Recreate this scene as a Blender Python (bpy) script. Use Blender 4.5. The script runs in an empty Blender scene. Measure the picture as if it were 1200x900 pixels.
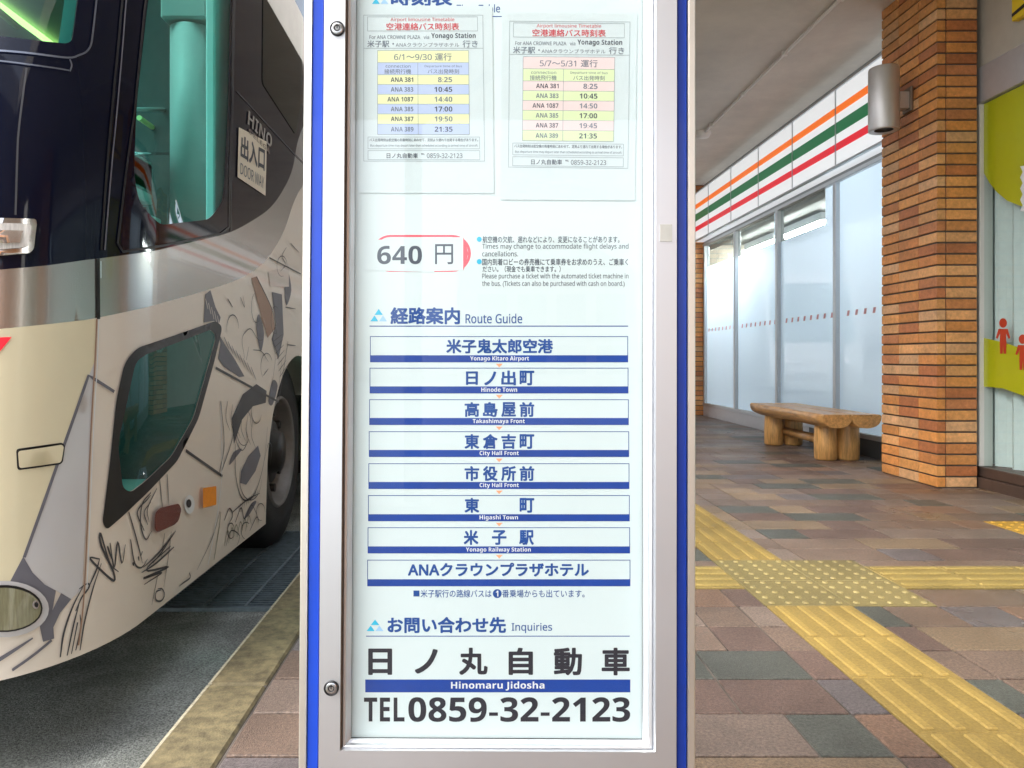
import bpy, bmesh, math, random
import numpy as np
from mathutils import Vector, Matrix
from mathutils.geometry import delaunay_2d_cdt
random.seed(7)
sc = bpy.context.scene
COL = sc.collection
R = math.radians

# ------------------------------------------------------------------ camera, light, exposure
F = 890.0; U0, V0 = 556.0, 420.0; H = 0.865          # focal length (px of a 1200 px frame), vanishing point, eye height
cam = bpy.data.cameras.new('camera'); co = bpy.data.objects.new('camera', cam); COL.objects.link(co)
co.location = (0, 0, H); co.rotation_euler = (R(90), 0, 0)
cam.sensor_width = 36; cam.lens = 36 * F / 1200
cam.shift_x = (600 - U0) / 1200; cam.shift_y = -(450 - V0) / 1200
cam.clip_start = 0.05; cam.clip_end = 3000
sc.camera = co
SUN_EL, SUN_AZ = R(55), R(240)                         # azimuth measured clockwise from +Y
w = bpy.data.worlds.new('World'); sc.world = w; w.use_nodes = True
nt = w.node_tree; bg = nt.nodes['Background']
sky = nt.nodes.new('ShaderNodeTexSky'); sky.sky_type = 'NISHITA'; sky.sun_disc = False
sky.sun_elevation = SUN_EL; sky.sun_rotation = SUN_AZ; sky.dust_density = 4.0; sky.air_density = 1.0
hs = nt.nodes.new('ShaderNodeHueSaturation'); hs.inputs['Saturation'].default_value = 0.45
nt.links.new(sky.outputs[0], hs.inputs['Color']); nt.links.new(hs.outputs[0], bg.inputs[0])
bg.inputs[1].default_value = 0.15
sl = bpy.data.lights.new('sun', 'SUN'); sl.energy = .5; sl.angle = R(35); sl.color = (1, .96, .9)
so = bpy.data.objects.new('sun', sl); COL.objects.link(so)
sd = Vector((math.sin(SUN_AZ) * math.cos(SUN_EL), math.cos(SUN_AZ) * math.cos(SUN_EL), math.sin(SUN_EL)))
so.rotation_euler = sd.to_track_quat('Z', 'Y').to_euler(); so.location = (-4, -6, 12)
sc.view_settings.view_transform = 'Standard'; sc.view_settings.look = 'None'
sc.view_settings.exposure = 2.1; sc.view_settings.gamma = 1
sc.cycles.max_bounces = 10; sc.cycles.transparent_max_bounces = 12

# ------------------------------------------------------------------ materials
def mat(name, col, rough=.5, metal=0, noise=0, nscale=20, bump=0, bscale=60, coat=0, coat_r=.03, rvar=0, tint=False, spec=.5, emit=0, stretch=None, blotch=0, bl_scale=1.5):
    m = bpy.data.materials.new(name); m.use_nodes = True
    N = m.node_tree.nodes; L = m.node_tree.links; b = N['Principled BSDF']
    c4 = tuple(col) + (1,)
    b.inputs['Base Color'].default_value = c4; b.inputs['Roughness'].default_value = rough
    b.inputs['Metallic'].default_value = metal; b.inputs['Specular IOR Level'].default_value = spec
    b.inputs['Coat Weight'].default_value = coat; b.inputs['Coat Roughness'].default_value = coat_r
    tc = N.new('ShaderNodeTexCoord'); src = tc.outputs['Object']
    if stretch:
        mp = N.new('ShaderNodeMapping'); mp.inputs['Scale'].default_value = stretch; L.new(src, mp.inputs[0]); src = mp.outputs[0]
    out = None
    if tint:
        a = N.new('ShaderNodeAttribute'); a.attribute_name = 'tint'; out = a.outputs['Color']
    if noise:
        n = N.new('ShaderNodeTexNoise'); n.inputs['Scale'].default_value = nscale; n.inputs['Detail'].default_value = 7; n.inputs['Roughness'].default_value = .65
        L.new(src, n.inputs['Vector'])
        mr = N.new('ShaderNodeMapRange'); mr.inputs[1].default_value = .3; mr.inputs[2].default_value = .7
        mr.inputs[3].default_value = 1 - noise; mr.inputs[4].default_value = 1 + noise
        L.new(n.outputs['Fac'], mr.inputs[0])
        mx = N.new('ShaderNodeMix'); mx.data_type = 'RGBA'; mx.blend_type = 'MULTIPLY'; mx.inputs[0].default_value = 1
        if out: L.new(out, mx.inputs[6])
        else: mx.inputs[6].default_value = c4
        L.new(mr.outputs[0], mx.inputs[7]); out = mx.outputs[2]
    if blotch:
        n4 = N.new('ShaderNodeTexNoise'); n4.inputs['Scale'].default_value = bl_scale; n4.inputs['Detail'].default_value = 6; n4.inputs['Roughness'].default_value = .7; n4.inputs['Distortion'].default_value = .6
        L.new(tc.outputs['Object'], n4.inputs['Vector'])
        m4 = N.new('ShaderNodeMapRange'); m4.inputs[1].default_value = .36; m4.inputs[2].default_value = .62; m4.inputs[3].default_value = 1 - blotch; m4.inputs[4].default_value = 1 + blotch * .25
        L.new(n4.outputs['Fac'], m4.inputs[0])
        mx4 = N.new('ShaderNodeMix'); mx4.data_type = 'RGBA'; mx4.blend_type = 'MULTIPLY'; mx4.inputs[0].default_value = 1
        if out: L.new(out, mx4.inputs[6])
        else: mx4.inputs[6].default_value = c4
        L.new(m4.outputs[0], mx4.inputs[7]); out = mx4.outputs[2]
    if out: L.new(out, b.inputs['Base Color'])
    if rvar:
        n3 = N.new('ShaderNodeTexNoise'); n3.inputs['Scale'].default_value = 1.3; n3.inputs['Detail'].default_value = 5; L.new(src, n3.inputs['Vector'])
        m3 = N.new('ShaderNodeMapRange'); m3.inputs[1].default_value = .35; m3.inputs[2].default_value = .65
        m3.inputs[3].default_value = max(.02, rough - rvar); m3.inputs[4].default_value = min(1, rough + rvar)
        L.new(n3.outputs['Fac'], m3.inputs[0]); L.new(m3.outputs[0], b.inputs['Roughness'])
    if bump:
        n2 = N.new('ShaderNodeTexNoise'); n2.inputs['Scale'].default_value = bscale; n2.inputs['Detail'].default_value = 4; L.new(src, n2.inputs['Vector'])
        bp = N.new('ShaderNodeBump'); bp.inputs['Strength'].default_value = bump; bp.inputs['Distance'].default_value = .004
        L.new(n2.outputs['Fac'], bp.inputs['Height']); L.new(bp.outputs[0], b.inputs['Normal'])
    if emit:
        b.inputs['Emission Color'].default_value = c4; b.inputs['Emission Strength'].default_value = emit
    return m
def glass(name, tint, ior=1.45, rough=.0, boost=0.0):
    m = bpy.data.materials.new(name); m.use_nodes = True
    N = m.node_tree.nodes; L = m.node_tree.links; N.remove(N['Principled BSDF'])
    t = N.new('ShaderNodeBsdfTransparent'); t.inputs[0].default_value = tuple(tint) + (1,)
    g = N.new('ShaderNodeBsdfGlossy'); g.inputs['Roughness'].default_value = rough
    lw = N.new('ShaderNodeLayerWeight'); lw.inputs[0].default_value = .5; f0 = ((ior - 1) / (ior + 1)) ** 2
    pw = N.new('ShaderNodeMath'); pw.operation = 'POWER'; pw.inputs[1].default_value = 5; L.new(lw.outputs['Facing'], pw.inputs[0])
    ma = N.new('ShaderNodeMath'); ma.operation = 'MULTIPLY_ADD'; ma.inputs[1].default_value = 1 - f0; ma.inputs[2].default_value = f0; L.new(pw.outputs[0], ma.inputs[0])
    mx = N.new('ShaderNodeMixShader'); f = ma.outputs[0]
    if boost:
        ad = N.new('ShaderNodeMath'); ad.operation = 'ADD'; ad.use_clamp = True; ad.inputs[1].default_value = boost; L.new(f, ad.inputs[0]); f = ad.outputs[0]
    L.new(f, mx.inputs[0]); L.new(t.outputs[0], mx.inputs[1]); L.new(g.outputs[0], mx.inputs[2])
    L.new(mx.outputs[0], N['Material Output'].inputs['Surface'])
    return m
M = {}
M['asphalt'] = mat('asphalt', (.215, .23, .21), .85, blotch=.4, bl_scale=3, noise=.9, nscale=160, bump=1, bscale=260)
M['kerbstone'] = mat('kerbstone', (.145, .118, .06), .75, blotch=.35, bl_scale=6, noise=.5, nscale=30, bump=.5, bscale=180)
M['kerb_worn'] = mat('kerb_worn', (.34, .31, .22), .8, noise=.3, nscale=60)
M['mortar'] = mat('mortar', (.085, .072, .06), .9, noise=.9, nscale=2.2)
M['paver'] = mat('paver', (.2, .14, .11), .42, noise=.6, nscale=130, bump=.9, bscale=320, rvar=.16, tint=True, blotch=.28, bl_scale=2.2)
M['tactile'] = mat('tactile', (.48, .33, .06), .6, noise=.25, nscale=120, bump=.5, bscale=260, tint=True, blotch=.22, bl_scale=2.5)
M['brick'] = mat('brick', (.5, .2, .06), .5, noise=.2, nscale=40, bump=.5, bscale=160, tint=True, blotch=.2, bl_scale=3)
M['brick_wall'] = mat('brick_wall', (.42, .18, .06), .6, noise=.5, nscale=9)
M['brick_mortar'] = mat('brick_mortar', (.12, .10, .08), .9, noise=.2)
M['plaster'] = mat('plaster', (.48, .44, .38), .85, noise=.07, nscale=6, bump=.25, bscale=160)
M['ceiling'] = mat('ceiling', (.74, .69, .62), .85, noise=.08, nscale=2.5, bump=.15, bscale=90, blotch=.1, bl_scale=.7)
M['alu'] = mat('alu', (.78, .80, .83), .44, metal=1, rvar=.06)
M['alu_side'] = mat('alu_side', (.86, .82, .74), .42, metal=1, noise=.04, nscale=8)
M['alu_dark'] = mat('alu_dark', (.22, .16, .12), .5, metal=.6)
M['steel_grey'] = mat('steel_grey', (.50, .50, .52), .4, metal=.9, noise=.05)
M['blue_paint'] = mat('blue_paint', (.003, .05, .46), .4, noise=.08, nscale=12, coat=.15)
M['paper_board'] = mat('paper_board', (.655, .765, .775), .6, noise=.015, nscale=3)
M['navy'] = mat('navy', (.005, .065, .29), .5, noise=.12, nscale=14)
M['band_blue'] = mat('band_blue', (.003, .048, .31), .5, noise=.12, nscale=10)
M['ink'] = mat('ink', (.02, .02, .03), .5)
M['ink_grey'] = mat('ink_grey', (.07, .09, .12), .6)
M['ink_faint'] = mat('ink_faint', (.17, .21, .26), .6)
M['ink_red'] = mat('ink_red', (.66, .07, .09), .6)
M['white_ink'] = mat('white_ink', (.74, .77, .79), .5)
M['rule_grey'] = mat('rule_grey', (.30, .37, .40), .6)
M['cell_yellow'] = mat('cell_yellow', (.80, .84, .48), .6)
M['cell_blue'] = mat('cell_blue', (.49, .60, .85), .6)
M['cell_pink'] = mat('cell_pink', (.82, .68, .67), .6)
M['cell_green'] = mat('cell_green', (.70, .84, .50), .6)
M['paper'] = mat('paper', (.65, .755, .77), .5, noise=.03, nscale=9)
M['sleeve'] = glass('sleeve', (1, 1, 1), 1.2)
M['cyan'] = mat('cyan', (.03, .50, .75), .5); M['cyan_pale'] = mat('cyan_pale', (.35, .60, .85), .5)
M['pill_red'] = mat('pill_red', (.80, .10, .14), .5)
M['arrow_orange'] = mat('arrow_orange', (.85, .38, .20), .5)
M['sign_glass'] = glass('sign_glass', (.98, .995, .995), 1.52)
M['lock_chrome'] = mat('lock_chrome', (.55, .56, .57), .25, metal=1); M['alu_sticker'] = mat('alu_sticker', (.46, .46, .43), .6, noise=.1); M['black'] = mat('black', (.012, .012, .014), .4)
# bus
M['bus_beige'] = mat('bus_beige', (.77, .70, .615), .36, noise=.02, nscale=4, coat=.3)
M['bus_yellow'] = mat('bus_yellow', (.72, .65, .45), .36, noise=.02, nscale=4, coat=.3)
M['bus_white'] = mat('bus_white', (.58, .575, .59), .30, coat=.6)
M['bus_silver'] = mat('bus_silver', (.40, .39, .37), .24, metal=.85, noise=.03, nscale=3, coat=.6)
M['bus_black'] = mat('bus_black', (.004, .006, .018), .05, spec=.3)
M['bus_rubber'] = mat('bus_rubber', (.008, .008, .010), .45)
M['bus_glass'] = glass('bus_glass', (.24, .76, .69), 1.5)
M['bus_glass_dark'] = glass('bus_glass_dark', (.10, .20, .17), 1.55)
M['art_grey'] = mat('art_grey', (.055, .057, .065), .5); M['art_tan'] = mat('art_tan', (.36, .22, .15), .5)
M['art_slate'] = mat('art_slate', (.145, .145, .175), .5); M['art_pale'] = mat('art_pale', (.62, .56, .50), .3, coat=.2)
M['art_olive'] = mat('art_olive', (.16, .17, .08), .35, coat=.2)
M['trim_steel'] = mat('trim_steel', (.20, .22, .27), .3, metal=.8)
M['bus_white_plain'] = mat('bus_white_plain', (.80, .81, .82), .3); M['bus_teal'] = mat('bus_teal', (.05, .14, .15), .08)
M['emblem_metal'] = mat('emblem_metal', (.30, .28, .24), .4, metal=.5)
M['chrome'] = mat('chrome', (.75, .77, .80), .12, metal=1)
M['lamp_lens'] = mat('lamp_lens', (.62, .60, .57), .15, noise=.25, nscale=4, coat=1, stretch=(60, 60, 3))
M['lamp_inner'] = mat('lamp_inner', (.8, .8, .8), .15, metal=.9)
M['orange_lens'] = mat('orange_lens', (.98, .32, .0), .4, noise=.1, nscale=40); M['red_lens'] = mat('red_lens', (.16, .025, .012), .2, coat=.4)
M['tyre'] = mat('tyre', (.014, .014, .015), .7, noise=.3, nscale=30); M['rim'] = mat('rim', (.22, .21, .205), .5, metal=.5, noise=.15, nscale=12)
M['interior_pale'] = mat('interior_pale', (.40, .42, .41), .5, noise=.06, nscale=5); M['interior_white'] = mat('interior_white', (.85, .87, .86), .5); M['interior_dark'] = mat('interior_dark', (.04, .06, .06), .6, noise=.2, nscale=8)
M['interior_mid'] = mat('interior_mid', (.36, .42, .40), .5); M['streak_yellow'] = mat('streak_yellow', (.92, .90, .35), .4)  # the yellow is for imitated light streaks inside the coach
M['grate'] = mat('grate', (.13, .17, .19), .5, metal=.3, noise=.3, nscale=30); M['pit'] = mat('pit', (.02, .028, .03), .9)
# shops
def film():
    m = mat('film', (.57, .72, .87), .03, spec=1); N = m.node_tree.nodes; L = m.node_tree.links
    t = N.new('ShaderNodeBsdfTranslucent'); t.inputs[0].default_value = (.67, .85, 1, 1); mx = N.new('ShaderNodeMixShader'); mx.inputs[0].default_value = .6
    L.new(N['Principled BSDF'].outputs[0], mx.inputs[1]); L.new(t.outputs[0], mx.inputs[2]); L.new(mx.outputs[0], N['Material Output'].inputs['Surface']); return m
M['film'] = film()
M['clear_glass'] = glass('clear_glass', (.80, .88, .87), 1.5); M['tinted_glass'] = glass('tinted_glass', (.42, .48, .47), 1.5)
M['mullion'] = mat('mullion', (.52, .54, .56), .4, metal=.8); M['grey_paint'] = mat('grey_paint', (.26, .27, .275), .5, noise=.05)
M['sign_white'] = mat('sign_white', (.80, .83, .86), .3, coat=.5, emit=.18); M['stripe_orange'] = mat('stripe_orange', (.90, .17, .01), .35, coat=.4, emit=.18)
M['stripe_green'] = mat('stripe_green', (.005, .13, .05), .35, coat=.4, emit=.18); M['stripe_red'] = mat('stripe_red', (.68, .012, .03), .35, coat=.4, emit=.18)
M['dash_red'] = mat('dash_red', (.62, .30, .32), .5); M['dark_kick'] = mat('dark_kick', (.06, .065, .07), .45)
M['lime'] = mat('lime', (.46, .49, .008), .35, noise=.05, nscale=3, coat=.8); M['sticker_red'] = mat('sticker_red', (.52, .05, .02), .4)
M['blind'] = mat('blind', (.80, .85, .84), .7, noise=.05); M['white_frame'] = mat('white_frame', (.72, .70, .66), .4)
M['bronze'] = mat('bronze', (.10, .065, .05), .45, metal=.3, noise=.1); M['lintel'] = mat('lintel', (.50, .49, .50), .4, metal=.4, noise=.04)
M['sign_yellow'] = mat('sign_yellow', (.85, .60, .02), .4)
M['lamp_silver'] = mat('lamp_silver', (.62, .60, .59), .45, metal=.75, noise=.05, nscale=8)
M['wood'] = mat('wood', (.52, .27, .09), .42, noise=.45, nscale=5, coat=.35, coat_r=.15, bump=.25, bscale=40, stretch=(9, 1.4, 9))
M['wood_leg'] = mat('wood_leg', (.58, .31, .10), .45, noise=.4, nscale=5, coat=.3, coat_r=.2, bump=.25, bscale=40, stretch=(9, 9, 1.2))
M['tube_light'] = mat('tube_light', (1, .98, .95), .5, emit=54)
M['cabin_lamp'] = mat('cabin_lamp', (1, .78, .22), .5, emit=.8)
M['conduit'] = mat('conduit', (.85, .82, .77), .6)
M['concrete'] = mat('concrete', (.32, .30, .27), .85, noise=.2, nscale=15)

# ------------------------------------------------------------------ helpers
class MB:
    def __init__(s, tint=False): s.bm = bmesh.new(); s.mats = []; s.tl = s.bm.loops.layers.float_color.new('tint') if tint else None
    def mi(s, m):
        if m is None: m = s.mats[0] if s.mats else None
        if m not in s.mats: s.mats.append(m)
        return s.mats.index(m)
    def face(s, pts, m=None, tint=None, smooth=False):
        vs = [s.bm.verts.new(p) for p in pts]
        try: f = s.bm.faces.new(vs)
        except ValueError: return
        f.material_index = s.mi(m); f.smooth = smooth
        if tint is not None:
            if s.tl is None: s.tl = s.bm.loops.layers.float_color.new('tint')
            for l in f.loops: l[s.tl] = tuple(tint) + (1,)
        return f
    def box(s, a, b, m=None, bev=0, tint=None):
        lo = [min(a[i], b[i]) for i in range(3)]; hi = [max(a[i], b[i]) for i in range(3)]; k = s.mi(m); fs = []
        bv = min([bev] + [(hi[i] - lo[i]) * .45 for i in range(3)])
        if bv <= 0:
            x0, y0, z0 = lo; x1, y1, z1 = hi
            V = [s.bm.verts.new(p) for p in ((x0,y0,z0),(x1,y0,z0),(x1,y1,z0),(x0,y1,z0),(x0,y0,z1),(x1,y0,z1),(x1,y1,z1),(x0,y1,z1))]
            for q in ((0,3,2,1),(4,5,6,7),(0,1,5,4),(1,2,6,5),(2,3,7,6),(3,0,4,7)): fs.append(s.bm.faces.new([V[i] for i in q]))
        else:                                   # chamfered box: three vertices per corner, one on each face
            V = {}
            for c in ((i, j, l) for i in (0, 1) for j in (0, 1) for l in (0, 1)):
                for ax in range(3):
                    V[c, ax] = s.bm.verts.new([(hi[i] if c[i] else lo[i]) + (0 if i == ax else (-bv if c[i] else bv)) for i in range(3)])
            for ax in range(3):
                o1, o2 = [i for i in range(3) if i != ax]
                for sd_ in (0, 1):
                    q = []
                    for d1, d2 in ((0, 0), (1, 0), (1, 1), (0, 1)):
                        c = [0, 0, 0]; c[ax] = sd_; c[o1] = d1; c[o2] = d2; q.append(V[tuple(c), ax])
                    fs.append(s.bm.faces.new(q))
                for d1 in (0, 1):
                    for d2 in (0, 1):
                        c0 = [0, 0, 0]; c0[o1] = d1; c0[o2] = d2; c1 = list(c0); c1[ax] = 1; c0, c1 = tuple(c0), tuple(c1)
                        fs.append(s.bm.faces.new((V[c0, o1], V[c1, o1], V[c1, o2], V[c0, o2])))
            for c in ((i, j, l) for i in (0, 1) for j in (0, 1) for l in (0, 1)): fs.append(s.bm.faces.new([V[c, ax] for ax in range(3)]))
        if tint is not None and s.tl is None: s.tl = s.bm.loops.layers.float_color.new('tint')
        for f in fs:
            f.material_index = k
            if tint is not None:
                for l in f.loops: l[s.tl] = tuple(tint) + (1,)
    def tube(s, p, q, r, m=None, n=16, r2=None, cap=True):
        p, q = Vector(p), Vector(q); d = (q - p).normalized()
        a = d.orthogonal().normalized(); b = d.cross(a); r2 = r if r2 is None else r2
        A = [s.bm.verts.new(p + r * (a * math.cos(t) + b * math.sin(t))) for t in (2 * math.pi * i / n for i in range(n))]
        B = [s.bm.verts.new(q + r2 * (a * math.cos(t) + b * math.sin(t))) for t in (2 * math.pi * i / n for i in range(n))]
        k = s.mi(m)
        for i in range(n):
            f = s.bm.faces.new((A[i], A[(i+1) % n], B[(i+1) % n], B[i])); f.material_index = k; f.smooth = True
        if cap:
            for ring in (A[::-1], B):
                f = s.bm.faces.new(ring); f.material_index = k
    def lathe(s, prof, axis_o, axis, m=None, n=40):
        """prof: (radius, along) pairs"""
        o = Vector(axis_o); d = Vector(axis).normalized(); a = d.orthogonal().normalized(); b = d.cross(a); k = s.mi(m)
        rings = [[s.bm.verts.new(o + d * h + r * (a * math.cos(t) + b * math.sin(t))) for t in (2*math.pi*i/n for i in range(n))] for r, h in prof]
        for A, B in zip(rings, rings[1:]):
            for i in range(n):
                f = s.bm.faces.new((A[i], A[(i+1) % n], B[(i+1) % n], B[i])); f.material_index = k; f.smooth = True
    def prism(s, pts, vec, m=None, smooth=False):
        vec = Vector(vec); A = [s.bm.verts.new(Vector(p)) for p in pts]; B = [s.bm.verts.new(Vector(p) + vec) for p in pts]; k = s.mi(m); n = len(pts)
        for i in range(n):
            f = s.bm.faces.new((A[i], A[(i+1) % n], B[(i+1) % n], B[i])); f.material_index = k; f.smooth = smooth
        for ring in (A[::-1], B):
            f = s.bm.faces.new(ring); f.material_index = k
    def build(s, name, parent=None, fix=True):
        if fix: bmesh.ops.recalc_face_normals(s.bm, faces=s.bm.faces)
        me = bpy.data.meshes.new(name); s.bm.to_mesh(me); s.bm.free()
        for m in s.mats: me.materials.append(m)
        o = bpy.data.objects.new(name, me); COL.objects.link(o)
        if parent:
            o.parent = parent
        return o
def tag(o, label=None, cat=None, group=None, kind=None):
    if label: o['label'] = label
    if cat: o['category'] = cat
    if group: o['group'] = group
    if kind: o['kind'] = kind
    return o
def empty(name, loc, label, cat, group=None, rot=(0, 0, 0)):
    o = bpy.data.objects.new(name, None); COL.objects.link(o); o.location = loc; o.rotation_euler = rot; o.empty_display_size = .1
    return tag(o, label, cat, group)
def put(o, root):
    """parent a part built in world coordinates"""
    o.parent = root
    o.matrix_parent_inverse = (Matrix.Translation(root.location) @ root.rotation_euler.to_matrix().to_4x4()).inverted()
    return o
def px_x(u, v, X):            # point on the plane x = X seen at photograph pixel (u, v)
    Y = X * F / (u - U0); return Vector((X, Y, H - (v - V0) / F * Y))

# ------------------------------------------------------------------ ground
b = MB(); b.face([(-400, -400, -.13), (400, -400, -.13), (400, 900, -.13), (-400, 900, -.13)], M['asphalt'])
tag(b.build('road'), kind='structure')
b = MB()
for i in range(-8, 46):
    y0 = 2.02 + .6 * (i - 0); y1 = y0 + .594
    b.box((-.71, y0, -.2), (-.553, y1, 0), M['kerbstone'], bev=.006)
    b.box((-.7105, y0 + .002, -.012), (-.698, y1 - .002, .0006), M['kerb_worn'], bev=.003)
b.face([(-.708, -3, -.006), (-.552, -3, -.006), (-.552, 29, -.006), (-.708, 29, -.006)], M['mortar'])
tag(b.build('kerb'), kind='structure')
b = MB(); b.face([(-.55, -12, -.006), (60, -12, -.006), (60, 120, -.006), (-.55, 120, -.006)], M['mortar'])
tag(b.build('pavement_bed'), kind='structure')
PAL = [((.23, .155, .125), 6), ((.185, .115, .10), 5), ((.31, .215, .145), 3), ((.095, .105, .098), 2.2), ((.165, .14, .155), 2.4), ((.26, .19, .165), 4.5), ((.27, .155, .11), 1.2)]
def tcol():
    r = random.random() * sum(p[1] for p in PAL)
    for c, wgt in PAL:
        r -= wgt
        if r <= 0: break
    f = random.uniform(.88, 1.12); mean = (.20, .15, .12); return tuple((x * .9 + y_ * .1) * f * k_ for x, y_, k_ in zip(c, mean, (.68, .685, .63)))
BX0, BX1 = 1.02, 1.32
def in_tactile(x0, x1, y0, y1):
    xm, ym = (x0 + x1) / 2, (y0 + y1) / 2
    return False
b = MB(True); G = .0036
def row_tiles(xa, xb, y0, y1, near_band=None):
    x = xa
    ws = []
    while x < xb - 1e-4:
        wd = random.choice([.2, .2, .3, .4, .4, .4])
        if x + wd > xb - .09: wd = xb - x
        ws.append((x, x + wd)); x += wd
    for x0, x1 in ws:
        z = random.uniform(-.0012, .0006)
        b.box((x0 + G, y0 + G, -.03), (x1 - G, y1 - G, z), M['paver'], bev=.0025, tint=tcol())
for j in range(-20, 62):
    y0 = 2.652 + .2 * (j - 5); y1 = y0 + .2
    segs = [(-.546, BX0 - .1), (BX0 - .1, BX0), (BX1, BX1 + .1), (BX1 + .1, 3.47)]
    cut = 2.654 <= (y0 + y1) / 2 <= 3.254
    if cut:
        lo, hi = max(y0, 2.86), min(y1, 3.16)
        rows = []
        if y0 < 2.86: rows.append((y0, min(y1, 2.86)))
        if y1 > 3.16: rows.append((max(y0, 3.16), y1))
        for r0, r1 in rows:
            if r1 - r0 > .02:
                for s0, s1 in ((-.546, BX0 - .1), (BX0 - .1, BX0), (1.62, 3.47)): row_tiles(s0, s1, r0, r1)
        continue
    if 3.71 < (y0 + y1) / 2 < 4.06:
        segs[3] = (BX1 + .1, 2.70)
        row_tiles(3.30, 3.47, y0, y1)
    for s0, s1 in segs: row_tiles(s0, s1, y0, y1)
tag(b.build('pavement'), kind='structure')

def dome(b, x, y, z, r, h, tint):
    n = 10; k = b.mi(M['tactile'])
    if b.tl is None: b.tl = b.bm.loops.layers.float_color.new('tint')
    rings = [[b.bm.verts.new((x + rr * math.cos(2*math.pi*i/n), y + rr * math.sin(2*math.pi*i/n), z + hh)) for i in range(n)] for rr, hh in ((r, -.001), (r * .82, h * .75), (r * .55, h))]
    fs = []
    for A, B in zip(rings, rings[1:]):
        fs += [b.bm.faces.new((A[i], A[(i+1) % n], B[(i+1) % n], B[i])) for i in range(n)]
    fs.append(b.bm.faces.new(rings[-1]))
    for f in fs:
        f.material_index = k; f.smooth = len(f.verts) == 4
        for l in f.loops: l[b.tl] = tint + (1,)
YEL = (.33, .225, .058); OLV = (.21, .165, .062); ORA = (.48, .27, .03)
def jit(c, a=.1):
    f = random.uniform(1 - a, 1 + a); return tuple(x * f for x in c)
def bar_block(b, x0, x1, y0, y1, along, c):
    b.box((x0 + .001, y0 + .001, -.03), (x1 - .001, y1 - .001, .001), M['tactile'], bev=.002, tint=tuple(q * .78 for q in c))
    for k in range(4):
        if along == 'y':
            xc = x0 + (x1 - x0) * (k + .5) / 4; b.box((xc - .013, y0 + .012, -.002), (xc + .013, y1 - .012, .006), M['tactile'], bev=.0035, tint=c)
        else:
            yc = y0 + (y1 - y0) * (k + .5) / 4; b.box((x0 + .012, yc - .014, -.002), (x1 - .012, yc + .014, .006), M['tactile'], bev=.0035, tint=c)
def dot_block(b, x0, x1, y0, y1, c):
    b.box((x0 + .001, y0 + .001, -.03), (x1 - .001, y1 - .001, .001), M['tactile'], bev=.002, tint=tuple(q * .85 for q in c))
    for i in range(5):
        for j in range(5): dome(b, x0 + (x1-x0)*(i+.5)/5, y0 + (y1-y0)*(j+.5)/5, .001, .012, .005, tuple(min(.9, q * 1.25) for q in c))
b = MB(True); y = 2.654 - .3 * 9
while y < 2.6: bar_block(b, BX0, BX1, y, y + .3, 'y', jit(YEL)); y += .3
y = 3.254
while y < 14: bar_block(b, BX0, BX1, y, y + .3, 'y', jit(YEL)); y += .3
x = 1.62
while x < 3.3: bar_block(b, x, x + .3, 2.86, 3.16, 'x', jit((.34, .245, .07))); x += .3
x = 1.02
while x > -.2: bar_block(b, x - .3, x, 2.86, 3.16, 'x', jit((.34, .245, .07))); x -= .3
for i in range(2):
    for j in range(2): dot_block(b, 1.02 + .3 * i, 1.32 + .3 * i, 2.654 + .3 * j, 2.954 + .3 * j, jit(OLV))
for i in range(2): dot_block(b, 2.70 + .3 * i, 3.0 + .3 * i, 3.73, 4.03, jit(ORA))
tag(b.build('tactile_path'), kind='structure')

# drain grate beside the kerb
g = empty('drain_grate', (-1.2, 3.5, -.13), 'dark steel drain grating in the road between the bus and the kerb', 'drain grate')
b = MB()
X0, X1, Y0, Y1 = -1.75, -.73, 3.0, 4.3
for k in range(46):
    y = Y0 + .01 + (Y1 - Y0 - .02) * k / 45; b.box((X0, y - .004, -.128), (X1, y + .004, -.116), M['grate'])
for k in range(7):
    x = X0 + .01 + (X1 - X0 - .02) * k / 6; b.box((x - .006, Y0, -.127), (x + .006, Y1, -.113), M['grate'])
for q in (((X0 - .02, Y0 - .02), (X1 + .01, Y0)), ((X0 - .02, Y1), (X1 + .01, Y1 + .02)), ((X0 - .02, Y0), (X0, Y1)), ((X1, Y0), (X1 + .01, Y1))):
    b.box((*q[0], -.129), (*q[1], -.1145), M['grate'])
put(b.build('grating'), g)
b = MB(); b.face([(X0, Y0, -.126), (X1, Y0, -.126), (X1, Y1, -.126), (X0, Y1, -.126)], M['pit'])
put(b.build('pit'), g)

# ------------------------------------------------------------------ canopy
b = MB(); b.prism([(.6, 5.0, 3.5), (.6, -.8, 3.5), (-3, -.8, 3.5), (-3, -5.5, 3.5), (3.62, -5.5, 3.5), (3.62, 30, 3.5), (-.35, 30, 3.5), (-.35, 5.0, 3.5)], (0, 0, .4), M['ceiling'])  # unseen rear part and road-side edge are shaped for skylight and reflections
tag(b.build('canopy'), 'grey plastered canopy ceiling over the walkway in front of the shops', 'canopy')
c = empty('ceiling_conduit', (2.66, 8.75, 3.5), 'thin pale cable conduit with a junction box running along the canopy ceiling', 'conduit')
b = MB(); b.tube((2.66, 2.0, 3.478), (2.66, 8.75, 3.478), .014, M['conduit'])
for k in range(7): b.box((2.635, 2.5 + k, 3.462), (2.685, 2.53 + k, 3.5), M['conduit'])
put(b.build('pipe'), c)
b = MB(); b.lathe([(0, -.075), (.06, -.07), (.085, -.03), (.085, 0)], (2.66, 8.82, 3.5), (0, 0, 1), M['conduit'])
put(b.build('junction_box'), c)

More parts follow.
